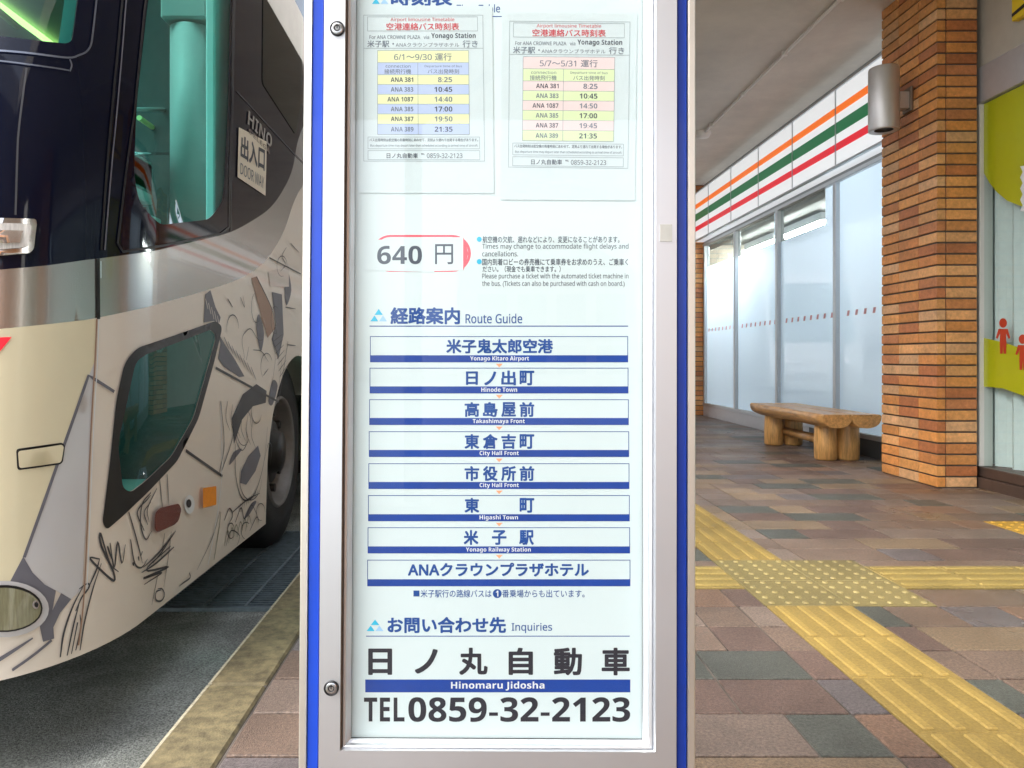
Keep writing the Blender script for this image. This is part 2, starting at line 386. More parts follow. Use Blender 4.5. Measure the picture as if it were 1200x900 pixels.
# ------------------------------------------------------------------ brick pillars
BP = [(.66, .28, .08), (.72, .33, .10), (.60, .235, .07), (.74, .37, .14), (.66, .27, .075), (.50, .175, .06), (.70, .29, .075), (.68, .38, .18), (.57, .22, .08)]
def pillar(name, x0, x1, y0, y1, cols_front, cols_side, label):
    p = empty(name, ((x0 + x1) / 2, (y0 + y1) / 2, 0), label, 'pillar', 'brick pillars of the shop arcade')
    b = MB(); b.box((x0 + .012, y0 + .012, -.006), (x1, y1 - .002, 3.5), M['brick_mortar']); put(b.build('mortar_core'), p)
    b = MB(True); n = 47; ch = 3.5 / n; g2 = .006
    for k in range(n):
        z0, z1 = k * ch + g2, (k + 1) * ch - g2
        x = x0; cc = jit(random.choice(BP), .12)
        for i, wd in enumerate(cols_front):
            t = cc if i == 0 else jit(random.choice(BP), .12)
            gl = 0 if i == 0 else .004
            b.box((x + gl, y0 + random.uniform(-.001, .001), z0), (min(x1, x + wd) - .004, y0 + .03, z1), M['brick'], bev=.0022, tint=t); x += wd
        y = y0 + .032
        for i, wd in enumerate(cols_side):
            t = cc if i == 0 else jit(random.choice(BP), .12)
            g0 = -.004 if i == 0 else .0018
            b.box((x0 + random.uniform(-.0008, .0008), y + g0, z0), (x0 + .03, min(y1, y + wd) - .0018, z1), M['brick'], bev=.0022, tint=t); y += wd
    put(b.build('brickwork'), p)
    return p
pillar('brick_pillar', 3.087, 3.36, 5.07, 5.76, [.062, .211], [.18, .245, .233], 'large orange brick pillar beside the log bench with a cylinder lamp on it')
pillar('brick_pillar', 3.05, 3.56, 11.55, 12.2, [.062, .22, .228], [.2, .245, .173], 'distant brick pillar at the far end of the shop windows beside the sign')

rw = empty('brick_wall', (3.5, -4, 0), 'long brick wall of the arcade behind the viewer', 'wall')
b = MB(); b.box((3.45, -9, -.006), (3.8, -.25, 3.5), M['brick_wall']); put(b.build('wall'), rw)
pillar('brick_pillar', 3.087, 3.5, -.25, .44, [.062, .211], [.18, .245, .233], 'brick pillar beside the yellow green shop window, behind the viewer')
po = empty('canopy_post', (-.42, -3.0, 0), 'grey steel post of the canopy behind the viewer, mirrored in the sign glass', 'post')
b = MB(); b.tube((-.42, -3, 0), (-.42, -3, 3.5), .06, M['grey_paint'], n=20); put(b.build('shaft'), po)
b = MB(); b.tube((-.42, -3, 2.6), (.9, -3, 3.46), .035, M['grey_paint'], n=12); put(b.build('strut'), po); b = MB(); b.box((-.54, -3.12, -.004), (-.30, -2.88, .02), M['grey_paint'], bev=.004); put(b.build('foot_plate'), po)
bd = empty('building', (4.5, -42, -.13), 'unseen grey hall with a curved roof, added to be mirrored in the sign glass', 'building')  # out of view, added only for its reflection in the sign glass
b = MB(); prof = [(-1, -42, -.13), (-1, -42, 7.2)] + [(-1 + 10.5 * t, -42, 7.2 + 3.2 * math.sin(math.pi * (.12 + .76 * t)) - 3.2 * math.sin(math.pi * .12)) for t in (k / 14 for k in range(1, 14))] + [(9.5, -42, 7.2), (9.5, -42, -.13)]
b.prism(prof, (0, -14, 0), M['plaster']); put(b.build('wall'), bd)
for zz in (1.2, 4.2):
    for k in range(4):
        b = MB(); b.box((.2 + 2.3 * k, -41.98, zz), (1.9 + 2.3 * k, -41.9, zz + 1.7), M['bus_teal'], bev=.02); put(b.build('window'), bd)
# wall lamp
l = empty('wall_lamp', (3.087, 5.39, 2.73), 'grey metal cylinder lamp on a bracket high on the brick pillar', 'lamp')
b = MB(); cx, cy = 2.905, 5.39
b.lathe([(.062, 2.485), (.098, 2.478), (.100, 2.485), (.100, 2.915), (.097, 2.922), (.062, 2.918)], (cx, cy, 0), (0, 0, 1), M['lamp_silver'])
put(b.build('lamp_shade'), l)
b = MB(); b.lathe([(0, 2.50), (.060, 2.50), (.064, 2.486)], (cx, cy, 0), (0, 0, 1), M['black']); put(b.build('lamp_opening'), l); b = MB(); b.lathe([(.064, 2.917), (.06, 2.90), (0, 2.90)], (cx, cy, 0), (0, 0, 1), M['black'])
put(b.build('lamp_opening'), l)
b = MB(); b.box((cx + .095, cy - .035, 2.63), (3.07, cy + .035, 2.75), M['lamp_silver'], bev=.004); b.box((3.066, cy - .055, 2.61), (3.086, cy + .055, 2.78), M['alu_dark'], bev=.004)
put(b.build('bracket'), l)

# ------------------------------------------------------------------ convenience shop front
GX = 3.5
s = empty('shop_front', (GX, 8.5, 0), 'convenience shop front with frosted white windows behind the log bench', 'shop')
mull = [5.92, 7.33, 8.74, 10.15, 11.5]
b = MB()
for y in mull: b.box((GX - .03, y - .03, .17), (GX + .05, y + .03, 2.575), M['mullion'], bev=.004)
b.box((GX - .032, 5.78, .15), (GX + .05, 11.55, .195), M['mullion'], bev=.004); b.box((GX - .032, 5.78, 2.56), (GX + .05, 11.55, 2.60), M['mullion'], bev=.004)
put(b.build('window_frame'), s)
b = MB(); b.box((GX - .02, 5.78, -.006), (GX + .12, 7.9, .149), M['dark_kick']); b.box((GX - .02, 7.902, -.006), (GX + .12, 11.55, .149), M['lintel']); put(b.build('plinth'), s)
b = MB(); b.box((GX - .012, 5.78, 2.601), (GX + .3, 30, 3.5), M['grey_paint']); put(b.build('wall'), s)
b = MB(); b.box((GX, 12.2, -.006), (GX + .3, 30, 2.6), M['plaster']); put(b.build('wall'), s)
def flat_patch(b, pts, X, m): b.face([(X, p[0], p[1]) for p in pts], m)
for i in range(4):
    y0, y1 = mull[i] + .03, mull[i + 1] - .03
    b = MB()
    if i == 0: P = [(y0, .195), (y1, .195), (y1, 2.56), (y0, 2.56)]
    else:
        yn = y0 + (.24 if i == 1 else .12); zn = 2.18 + .02 * i
        P = [(y0, .195), (y1, .195), (y1, zn), (yn, zn), (yn, 2.56), (y0, 2.56)]
    flat_patch(b, P, GX + .012, M['film'])
    o = put(b.build('window'), s); tag(o, 'frosted window pane' + (' with a clear strip at the top' if i else ''))
    if i:
        b = MB(); flat_patch(b, [(yn, zn), (y1, zn), (y1, 2.56), (yn, 2.56)], GX + .012, M['tinted_glass']); bb = b.build('clear_pane'); put(bb, s)
        bb.parent = o; bb.matrix_parent_inverse = Matrix()
    b = MB(); k = 0; yy = y0 + .08
    while yy < y1 - .05:
        b.face([(GX + .009, yy, 1.265), (GX + .009, yy + .045, 1.265), (GX + .009, yy + .03, 1.315), (GX + .009, yy - .015, 1.315)], M['dash_red']); yy += .155
    d = b.build('dash_strip'); put(d, s); d.parent = o; d.matrix_parent_inverse = Matrix()
b = MB()
b.box((6.5, 5, -.006), (6.6, 13, 2.75), M['grey_paint']); b.box((GX + .3, 5, 2.70), (6.5, 13, 2.75), M['grey_paint']); b.box((GX + .3, 12.3, 0), (6.5, 12.4, 2.7), M['plaster']); b.box((GX + .3, 4.9, 0), (6.5, 5, 2.7), M['plaster'])
put(b.build('room'), s)
for y0, y1, lab in ((9.5, 10.75, 'lit ceiling tube inside the shop seen through the second clear strip'), (11.0, 12.2, 'lit ceiling tube inside the shop deeper behind the far windows'), (6.3, 7.6, 'lit ceiling tube inside the shop behind the window nearest the brick pillar')):
    lx = 5.3 if y0 < 7 else 4.4
    t = empty('ceiling_light', (lx, (y0 + y1) / 2, 2.70), lab, 'ceiling light', 'tube lights in the shop')
    b = MB(); b.box((lx - .07, y0, 2.60), (lx + .07, y1, 2.70), M['sign_white'], bev=.01); put(b.build('housing'), t)
    b = MB(); b.tube((lx, y0 + .02, 2.575), (lx, y1 - .02, 2.575), .022, M['tube_light']); put(b.build('tube'), t)
# fascia sign
FX = 3.30
f = empty('fascia_sign', (FX, 9, 2.63), 'long white shop fascia with orange green and red stripes above the windows', 'sign')
FY0, FY1 = 5.78, 24.0
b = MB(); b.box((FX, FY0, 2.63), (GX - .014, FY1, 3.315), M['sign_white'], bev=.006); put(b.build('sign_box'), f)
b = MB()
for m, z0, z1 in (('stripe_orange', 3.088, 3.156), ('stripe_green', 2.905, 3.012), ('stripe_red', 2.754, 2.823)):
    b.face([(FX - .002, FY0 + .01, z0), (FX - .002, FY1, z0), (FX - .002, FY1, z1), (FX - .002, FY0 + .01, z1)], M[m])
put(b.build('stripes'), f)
b = MB(); y = 5.99
while y < FY1: b.box((FX - .008, y - .007, 2.632), (FX - .0005, y + .007, 3.312), M['mullion']); y += .943
b.box((FX - .012, FY0, 3.316), (FX + .02, FY1, 3.335), M['mullion']); b.box((FX - .006, FY0, 2.612), (FX + .03, FY1, 2.629), M['mullion'])
put(b.build('trim'), f)

# ------------------------------------------------------------------ neighbouring shop with yellow-green window graphics
NX = 3.42
s = empty('glazed_shopfront', (NX, 3.5, 0), 'shop front with yellow green window graphic to the right of the brick pillar', 'shop')
b = MB(); b.box((NX - .02, .45, 2.82), (NX + .3, 5.2, 3.5), M['plaster']); put(b.build('wall'), s)
b = MB(); b.box((NX - .035, .45, 2.575), (NX + .1, 5.2, 2.815), M['lintel'], bev=.004); put(b.build('lintel'), s)
b = MB(); b.box((NX - .03, 5.095, .14), (NX + .06, 5.165, 2.574), M['white_frame'], bev=.004); put(b.build('window_frame'), s)
b = MB(); b.box((NX - .05, .45, -.006), (NX + .1, 5.2, .07), M['bronze'], bev=.004); b.box((NX - .03, .45, .071), (NX + .1, 5.2, .139), M['bronze'], bev=.006); put(b.build('sill'), s)
b = MB(); flat_patch(b, [(.45, .139), (5.095, .139), (5.095, 2.575), (.45, 2.575)], NX, M['clear_glass']); wn = put(b.build('window'), s)
def npix(u, v): p = px_x(u, v, NX - .003); return (p.y, p.z)
b = MB()
top = [npix(u, v) for u, v in ((1153, 203), (1160, 215), (1168, 225), (1180, 235), (1200, 243), (1235, 250), (1280, 240), (1310, 215))]
b.face([(NX - .003, y, z) for y, z in top + [(top[-1][0], 2.57), (top[0][0], 2.57)]], M['lime'])
lo = [npix(u, v) for u, v in ((1153, 396), (1175, 401), (1200, 409), (1240, 425), (1290, 440), (1290, 490), (1240, 480), (1200, 464), (1175, 455), (1153, 453))]
o = put(b.build('window_graphic'), s); b = MB(); b.face([(NX - .003, y, z) for y, z in lo], M['lime'])
o = put(b.build('window_graphic'), s)
b = MB()
for cu, cv in ((1176, 394), (1199, 413)):
    fc = lambda pts: b.face([(NX - .006, *npix(cu + p[0], cv + p[1])) for p in pts], M['sticker_red'])
    fc([(4.6 * math.cos(a), -15.5 - 5.6 * math.sin(a)) for a in (2 * math.pi * k / 18 for k in range(18))])
    fc([(-5.5, -8.6), (5.5, -8.6), (8.5, 2), (6.6, 3.2), (3.6, -3), (4, 9), (3.6, 20.5), (.7, 20.5), (0, 10), (-.7, 20.5), (-3.6, 20.5), (-4, 9), (-3.6, -3), (-6.6, 3.2), (-8.5, 2)])
put(b.build('red_sticker'), s)
b = MB(); pts = [(1200 - 4 + (3 if i % 2 else 0), 195 + 6.5 * i) for i in range(9)] + [(1225, 252), (1225, 190)]
b.face([(NX - .006, *npix(*p)) for p in pts], M['white_ink']); put(b.build('white_decal'), s)
b = MB(); k = 0; y = .5
pr = []
while y < 6.0: pr.append((NX + .075 + .03 * math.sin(k * 1.15), y)); y += .03; k += 1
for a, c2 in zip(pr, pr[1:]): b.face([(a[0], a[1], .15), (c2[0], c2[1], .15), (c2[0], c2[1], 2.57), (a[0], a[1], 2.57)], M['blind'], smooth=True)
put(b.build('curtain'), s)
y = empty('yellow_sign', (3.36, 4.3, 2.95), 'yellow sign board with black trim on the plaster wall at the upper right', 'sign')
b = MB(); b.box((3.352, 3.8, 2.965), (3.398, 4.74, 3.45), M['sign_yellow'], bev=.004); put(b.build('panel'), y)
b = MB(); q = [(3.3495, 4.735, 2.99), (3.3495, 4.735, 3.012), (3.3495, 3.81, 3.16), (3.3495, 3.81, 3.12)]; b.face(q, M['black']); put(b.build('black_trim'), y)

# ------------------------------------------------------------------ log bench
be = empty('log_bench', (3.1, 7.0, 0), 'varnished log bench of split trunks standing under the shop windows', 'bench')
ZS = .405
def half_log(x0, x1, y0, y1, dep):
    b = MB(); n = 14; cx = (x0 + x1) / 2; r = (x1 - x0) / 2; m = 12; rings = []
    for j in range(m + 1):
        t = j / m; y = y0 + (y1 - y0) * t; end = min(t, 1 - t) * (y1 - y0); f = 1 - .08 * math.exp(-end / .05)
        wob = .006 * math.sin(9 * t + x0 * 30)
        prof = [(cx - r + wob, y, ZS - .012), (cx - r + .012 + wob, y, ZS), (cx + r - .012 + wob, y, ZS), (cx + r + wob, y, ZS - .012)]
        for i in range(1, n):
            a = math.pi * i / n; prof.append((cx + r * math.cos(a) + wob, y + (1 - f) * .0, ZS - .012 - dep * f * math.sin(a) ** .75))
        rings.append([b.bm.verts.new(p) for p in prof])
    k = b.mi(M['wood']); N_ = len(rings[0])
    for A, B in zip(rings, rings[1:]):
        for i in range(N_):
            fc = b.bm.faces.new((A[i], A[(i+1) % N_], B[(i+1) % N_], B[i])); fc.material_index = k; fc.smooth = i > 2
    for ring in (rings[0], rings[-1][::-1]): b.bm.faces.new(ring).material_index = k
    return b
for x0, x1 in ((2.85, 3.088), (3.092, 3.33)): put(half_log(x0, x1, 6.2, 7.86, .108).build('seat'), be)
for yc in (6.5, 7.62):
    b = MB()
    for xc in (3.005, 3.195):
        b.lathe([(0, 0), (.080, 0), (.091, .012), (.094, .15), (.090, .26), (.086, .335)], (xc, yc, 0), (0, 0, 1), M['wood_leg'], n=24)
    put(b.build('leg'), be)
b = MB(); b.tube((3.1, 6.56, .14), (3.1, 7.58, .14), .042, M['wood']); put(b.build('stretcher'), be)

# ------------------------------------------------------------------ text
def sans(t, bold):
    """Latin letters and figures as sans-serif (bold) code points, so they come out as a grotesque face"""
    o = ''
    for ch in t:
        if 'A' <= ch <= 'Z': o += chr((0x1D5D4 if bold else 0x1D5A0) + ord(ch) - 65)
        elif 'a' <= ch <= 'z': o += chr((0x1D5EE if bold else 0x1D5BA) + ord(ch) - 97)
        elif '0' <= ch <= '9': o += chr((0x1D7EC if bold else 0x1D7E2) + ord(ch) - 48)
        else: o += ch
    return o
def glyphs(txt, res=3):
    c = bpy.data.curves.new('t', 'FONT'); c.body = txt; c.resolution_u = res
    o = bpy.data.objects.new('t', c); COL.objects.link(o)
    me = bpy.data.meshes.new_from_object(o.evaluated_get(bpy.context.evaluated_depsgraph_get()))
    V = [(v.co.x, v.co.y) for v in me.vertices]; P = [tuple(p.vertices) for p in me.polygons]
    bpy.data.objects.remove(o); bpy.data.curves.remove(c); bpy.data.meshes.remove(me)
    return V, P
def text_into(b, txt, box, fn, m, bold=0, res=3):
    """fit the ink of txt into box (u0, v0, u1, v1); fn turns (u, v) into a point; bold thickens the strokes (em)"""
    latin = all(ord(ch) < 128 for ch in txt)
    V, P = glyphs(sans(txt, bold >= .01 and latin), res)
    if not V: return
    if latin: bold = max(0, bold - .03) if bold >= .01 else bold
    x0 = min(v[0] for v in V) - bold; x1 = max(v[0] for v in V) + bold; y0 = min(v[1] for v in V) - bold; y1 = max(v[1] for v in V) + bold
    u0, v0, u1, v1 = box; k = b.mi(m)
    sh = [(0, 0)] if bold < .003 else [(bold * .85 * p, bold * .85 * q) for p in (-1, 1) for q in (-1, 1)] + ([(bold * math.cos(a), bold * math.sin(a)) for a in (0, math.pi / 2, math.pi, -math.pi / 2)] if bold > .02 else [])
    c0 = fn(u0, v0); nrm = (fn(u1, v0) - c0).cross(fn(u0, v1) - c0); nrm = nrm.normalized() * .000004
    for i, (dx, dy_) in enumerate(sh):
        vs = [b.bm.verts.new(fn(u0 + (u1 - u0) * (x + dx - x0) / (x1 - x0), v1 - (v1 - v0) * (y + dy_ - y0) / max(1e-6, y1 - y0)) + nrm * i) for x, y in V]
        for p in P:
            try: b.bm.faces.new([vs[i] for i in p]).material_index = k
            except ValueError: pass

# ------------------------------------------------------------------ bus stop sign
SROT = (R(-.85), R(.27), 0); SLOC = Vector((.035, 1.087, 0))
SR = Matrix.Rotation(SROT[1], 3, 'Y') @ Matrix.Rotation(SROT[0], 3, 'X'); SRT = SR.transposed()
def spt(u, v, yl):
    o = SRT @ (Vector((0, 0, H)) - SLOC); d = SRT @ Vector(((u - U0) / F, 1, -(v - V0) / F)); t = (yl - o.y) / d.y
    p = o + d * t; return Vector((p.x, yl, p.z))
sg = empty('bus_stop_sign', SLOC, 'tall aluminium bus stop timetable board with blue side strips standing on the pavement', 'bus stop sign', rot=SROT)
def sx(u, yl, v=450): return spt(u, v, yl).x
def sz(v, yl, u=584): return spt(u, v, yl).z
ZT = 1.66; ZB = sz(925, -.02)
# posts with blue strips
for side in (0, 1):
    b = MB(); ua, ub = ((353.3, 361.8) if side == 0 else (806.4, 815.2)); uc, ud = ((361.8, 376.0) if side == 0 else (793.6, 806.4))
    b.box((sx(ua, -.012), -.012, .02), (sx(ub, -.012), .075, ZT + .02), M['alu_side'], bev=.0015)
    xc, xd = sx(uc, -.012), sx(ud, -.012); b.box((xc + .0005, 0, .02), (xd - .0005, .075, ZT + .02), M['alu_side'])
    b.build('post', sg)
    b = MB(); b.box((xc + .001, -.009, .05), (xd - .001, -.0005, ZT), M['blue_paint'], bev=.0012); b.build('blue_strip', sg)
# hinged door frame: mitred stiles and rails
yo = -.022
xl0, xl1, xl2 = sx(376.6, yo), sx(401.4, yo), sx(414.2, -.004); xr0, xr1, xr2 = sx(793.0, yo), sx(768.6, yo), sx(753.4, -.004)
zb0, zb1, zb2 = ZB, sz(880.5, yo), sz(866, -.004); zt0, zt1, zt2 = ZT, ZT - .03, ZT - .047
b = MB(); g = .0004
def mit(q, d):   # front face, outer return, inner groove step and bevel for one side
    (x0, z0), (x1, z1), (i1, k1), (i0, k0), (n1, m1), (n0, m0) = q
    A, B, C, D, E_, F_ = (Vector((x0, yo, z0)), Vector((x1, yo, z1)), Vector((i1, yo, k1)), Vector((i0, yo, k0)), Vector((n1, -.004, m1)), Vector((n0, -.004, m0)))
    b.face([A, B, C, D], M['alu']); bk = Vector((0, -yo - .001, 0)); b.face([A + bk, B + bk, B, A], M['alu'])
    st = Vector((0, .004, 0)); C2, D2 = C + (E_ - C) * .18 + st, D + (F_ - D) * .18 + st
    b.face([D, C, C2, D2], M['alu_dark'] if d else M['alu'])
    Cm, Dm = C + (E_ - C) * .3 + Vector((0, -.001, 0)), D + (F_ - D) * .3 + Vector((0, -.001, 0))
    b.face([D2, C2, Cm, Dm], M['alu']); 
    Ce, De = C + (E_ - C) * .55, D + (F_ - D) * .55; Ce.y = De.y = -.016
    b.face([Dm, Cm, Ce, De], M['alu']); Cf, Df = C + (E_ - C) * .62, D + (F_ - D) * .62; Cf.y = Df.y = -.010
    b.face([De, Ce, Cf, Df], M['alu']); b.face([Df, Cf, E_, F_], M['alu']); b.face([F_, E_, E_ + Vector((0, .003, 0)), F_ + Vector((0, .003, 0))], M['black'])
mit([(xl0, zb0 + g), (xl0, zt0 - g), (xl1, zt1 - g), (xl1, zb1 + g), (xl2, zt2), (xl2, zb2)], 1)
mit([(xr0, zt0 - g), (xr0, zb0 + g), (xr1, zb1 + g), (xr1, zt1 - g), (xr2, zb2), (xr2, zt2)], 0)
mit([(xr0, zb0), (xl0, zb0), (xl1, zb1), (xr1, zb1), (xl2, zb2), (xr2, zb2)], 0)
mit([(xl0, zt0), (xr0, zt0), (xr1, zt1), (xl1, zt1), (xr2, zt2), (xl2, zt2)], 0)
b.build('door_frame', sg, fix=False)
b = MB(); b.box((xl0, .002, zb0), (xr0, .075, zt0), M['alu_side']); b.box((xl0, -.012, zb0 - .08), (xr0, .07, zb0 - .003), M['alu_side'], bev=.002); b.build('case', sg)
b = MB(); b.box((-.36, -.16, -.002), (.39, .24, .022), M['concrete'], bev=.006); b.build('base_plate', sg)
for (u, v) in ((395.5, 34), (388.5, 806)):
    b = MB(); p = spt(u, v, yo); o = Vector((p.x, yo, p.z))
    b.lathe([(.0105, .002), (.0105, -.003), (.0090, -.004), (.0088, -.0025)], o, (0, 1, 0), M['black']); b.lathe([(.0088, -.0025), (.0072, -.0035), (0.0045, -.0035)], o, (0, 1, 0), M['lock_chrome'])
    b.lathe([(.0045, -.0035), (.0045, -.0030), (.0030, -.0030)], o, (0, 1, 0), M['black']); b.lathe([(.0030, -.0034), (0, -.0034)], o, (0, 1, 0), M['lock_chrome'])
    b.box((p.x - .0006, yo - .0042, p.z), (p.x + .0006, yo - .0036, p.z + .006), M['black'])
    b.build('lock', sg)
b = MB(); a, c = spt(773.5, 263, yo - .0006), spt(787.5, 283, yo - .0006); b.box((a.x, yo - .0012, c.z), (c.x, yo - .0003, a.z), M['alu_sticker']); b.build('sticker', sg)
# printed board
b = MB(); b.face([(xl2 - .004, 0, zb2 - .004), (xr2 + .004, 0, zb2 - .004), (xr2 + .004, 0, zt2 + .004), (xl2 - .004, 0, zt2 + .004)], M['paper_board']); board = b.build('board', sg)
def lay(n): return lambda u, v: spt(u, v, -.00007 * n)
def quad(b, u0, v0, u1, v1, m, n=1): fn = lay(n); b.face([fn(u0, v1), fn(u1, v1), fn(u1, v0), fn(u0, v0)], m)
def frame_px(b, u0, v0, u1, v1, t, m, n=2, fn=None):
    fn = fn or lay(n)
    for q in ((u0, v0, u1, v0 + t), (u0, v1 - t, u1, v1), (u0, v0 + t, u0 + t, v1 - t), (u1 - t, v0 + t, u1, v1 - t)):
        b.face([fn(q[0], q[3]), fn(q[2], q[3]), fn(q[2], q[1]), fn(q[0], q[1])], m)
def txt(b, t, box, m, bold=0, n=3): text_into(b, t, box, lay(n), M[m], bold)
BC = .032                                  # stroke thickening for bold gothic lettering
rows = [(394, 424.5, '米子鬼太郎空港', 'Yonago Kitaro Airport', 551, 620), (431, 461, '日ノ出町', 'Hinode Town', 564, 606), (468, 498, '高島屋前', 'Takashimaya Front', 554, 615),
        (505.5, 535.5, '東倉吉町', 'City Hall Front', 562, 608), (543, 573, '市役所前', 'City Hall Front', 562, 608), (580.3, 610.8, '東町', 'Higashi Town', 562, 607),
        (618, 648.5, '米子駅', 'Yonago Railway Station', 546, 622), (656, 687, 'ANAクラウンプラザホテル', None, 0, 0)]
for i, (v0, v1, jp, en, e0, e1) in enumerate(rows):
    b = MB(); t = (v0 - 394) / 293; ul, ur = 433.6 - 3.6 * t, 736 + 3 * t
    frame_px(b, ul, v0, ur, v1, .8, M['navy']); quad(b, ul, v1 - 8.2, ur, v1, M['band_blue'], 3)
    w2 = 9.2; vt, vb = v0 + 3.2, v0 + 20.6
    if i == 0: txt(b, jp, (523, v0 + 3.2, 648, v0 + 20.2), 'navy', BC)
    elif i == 7: txt(b, jp, (478, v0 + 3.4, 690, v0 + 19.6), 'navy', BC)
    else:
        cs = {2: (553, 617.5), 3: (552, 585, 617), 4: (553, 574.5, 596, 617.5)}[len(jp)]
        for ch, cu in zip(jp, cs):
            hw = 7.0 if ch in 'ノ日' else 8.6
            txt(b, ch, (cu - hw, vt + (1 if ch in 'ノ日' else 0), cu + hw, vb - (.5 if ch == '日' else 0)), 'navy', BC)
    if en: txt(b, en, (e0, v1 - 7.2, e1, v1 - (.6 if 'y' in en or 'g' in en else 1.8)), 'white_ink', .014, 4)
    o = b.build('route_box', board)
    if i < 7:
        b = MB(); fn = lay(2); b.face([fn(581, v1 + 1.8), fn(589, v1 + 1.8), fn(585, v1 + 6)], M['arrow_orange']); b.build('arrow', board)
def logo(b, u0, v0, u1, v1):
    fn = lay(3); um = (u0 + u1) / 2; vm = (v0 + v1) / 2; q = (u1 - u0) / 4
    b.face([fn(um - q, vm - .3), fn(um + q, vm - .3), fn(um, v0)], M['band_blue'] if 0 else M['cyan']); b.face([fn(u0, v1), fn(um - .5, v1), fn(u0 + q, vm + .4)], M['cyan'])
    b.face([fn(um + .5, v1), fn(u1, v1), fn(u1 - q, vm + .4)], M['cyan_pale'])
b = MB(); logo(b, 434, 362, 453.5, 376.5); txt(b, '経路案内', (457.5, 360, 539, 380), 'navy', BC); txt(b, 'Route Guide', (545.5, 367.5, 612, 379), 'navy', .008); quad(b, 433, 381.6, 736, 382.8, M['navy']); b.build('heading', board)
b = MB(); logo(b, 429.5, 726, 449.5, 739.5); txt(b, 'お問い合わせ先', (454, 723, 593, 742), 'navy', BC); txt(b, 'Inquiries', (599.5, 730, 647, 742), 'navy', .008); quad(b, 429, 745, 738, 746, M['navy']); b.build('heading', board)
b = MB(); logo(b, 436, -10, 455, 4.5); txt(b, '時刻表', (458, -12, 530, 7), 'navy', BC); txt(b, 'Time Table', (535, 5, 586, 14.6), 'navy', .008); quad(b, 434, 18.8, 590, 19.9, M['navy']); b.build('heading', board)
b = MB(); quad(b, 484.5, 692, 491.5, 699, M['navy'], 3); txt(b, '米子駅行の路線バスは', (493, 691, 576, 700.2), 'navy', .006)
fn = lay(2); b.face([fn(582.7 + 5.2 * math.cos(a), 695.6 - 5.2 * math.sin(a)) for a in (2 * math.pi * k / 28 for k in range(28))], M['navy']); txt(b, '1', (581, 692.2, 584, 699), 'white_ink', .03, 4)
txt(b, '番乗場からも出ています。', (588.5, 691, 685, 700.2), 'navy', .006); b.build('note', board)
b = MB()
for ch, q in zip('日ノ丸自動車', ((431.5, 760, 459.5, 791), (486, 760.5, 513, 789.5), (538, 759, 571.5, 791), (596, 759, 624.5, 791), (649, 759, 682, 791.5), (705, 759, 738, 791.5))): txt(b, ch, q, 'ink', .03)
b.build('company_name', board)
b = MB(); quad(b, 428, 796.3, 738.6, 811.3, M['band_blue'], 2); txt(b, 'Hinomaru Jidosha', (528.5, 798.6, 638, 809.2), 'white_ink', .012, 4); b.build('name_band', board)
b = MB(); txt(b, 'TEL', (426.5, 817.5, 474, 845.5), 'ink', .02); txt(b, '0859-32-2123', (478.5, 817, 738.5, 846), 'ink', .035); b.build('phone_number', board)
b = MB()
for t, q, bo in (('航空機の欠航、遅れなどにより、変更になることがあります。', (565.5, 276.6, 726, 284.6), .012), ('Times may change to accommodate flight delays and', (565, 285.4, 736.5, 293.2), .004), ('cancellations.', (565, 294.2, 607, 300.4), .004),
          ('国内到着ロビーの券売機にて乗車券をお求めのうえ、ご乗車く', (565, 303, 736, 311), .012), ('ださい。（現金でも乗車できます。）', (565.5, 311.6, 657, 319), .012),
          ('Please purchase a ticket with the automated ticket machine in', (565, 320.4, 736.5, 328), .004), ('the bus. (Tickets can also be purchased with cash on board.)', (565, 329.2, 732, 336.8), .004)): txt(b, t, q, 'ink_grey', bo)
for cv in (280.4, 306.6):
    fn = lay(3); b.face([fn(561.6 + 2.9 * math.cos(a), cv - 3 * math.sin(a)) for a in (2 * math.pi * k / 20 for k in range(20))], M['cyan'])
b.build('notice', board)
# fare pill and its paper patch
def pill(b, u0, v0, u1, v1, m, n):
    fn = lay(n); r = (v1 - v0) / 2; vm = (v0 + v1) / 2
    pts = [(u1 - r + r * math.cos(a), vm - r * math.sin(a)) for a in (-math.pi / 2 + math.pi * k / 16 for k in range(17))] + [(u0 + r + r * math.cos(a), vm - r * math.sin(a)) for a in (math.pi / 2 + math.pi * k / 16 for k in range(17))]
    b.face([fn(*p) for p in pts], m)
b = MB(); pill(b, 436, 275.3, 551.8, 318.6, M['pill_red'], 1); pill(b, 438.3, 277.8, 548.5, 316.2, M['paper_board'], 2)
fn = lay(3); b.face([fn(509, 317.6), fn(542.8, 317), fn(542.8, 278), fn(509, 278)], M['paper'])
b.face([fn(*p) for p in ((542.8, 317), (546, 309), (548.6, 297), (546, 285), (542.8, 278))], M['pill_red'])
fn = lay(4); b.face([fn(426, 316.8), fn(509, 319), fn(509, 279.4), (fn(427.5, 281.3))], M['paper'])
txt(b, '640', (442, 288, 494.5, 309.6), 'ink_grey', .012, 5); txt(b, '円', (509.8, 286, 531, 309.6), 'ink_grey', .008, 5)
b.build('fare_label', board)
b = MB(); b.face([(xl2 - .003, -.006, zb2 - .003), (xr2 + .003, -.006, zb2 - .003), (xr2 + .003, -.006, zt2 + .003), (xl2 - .003, -.006, zt2 + .003)], M['sign_glass']); b.build('glass_pane', sg)

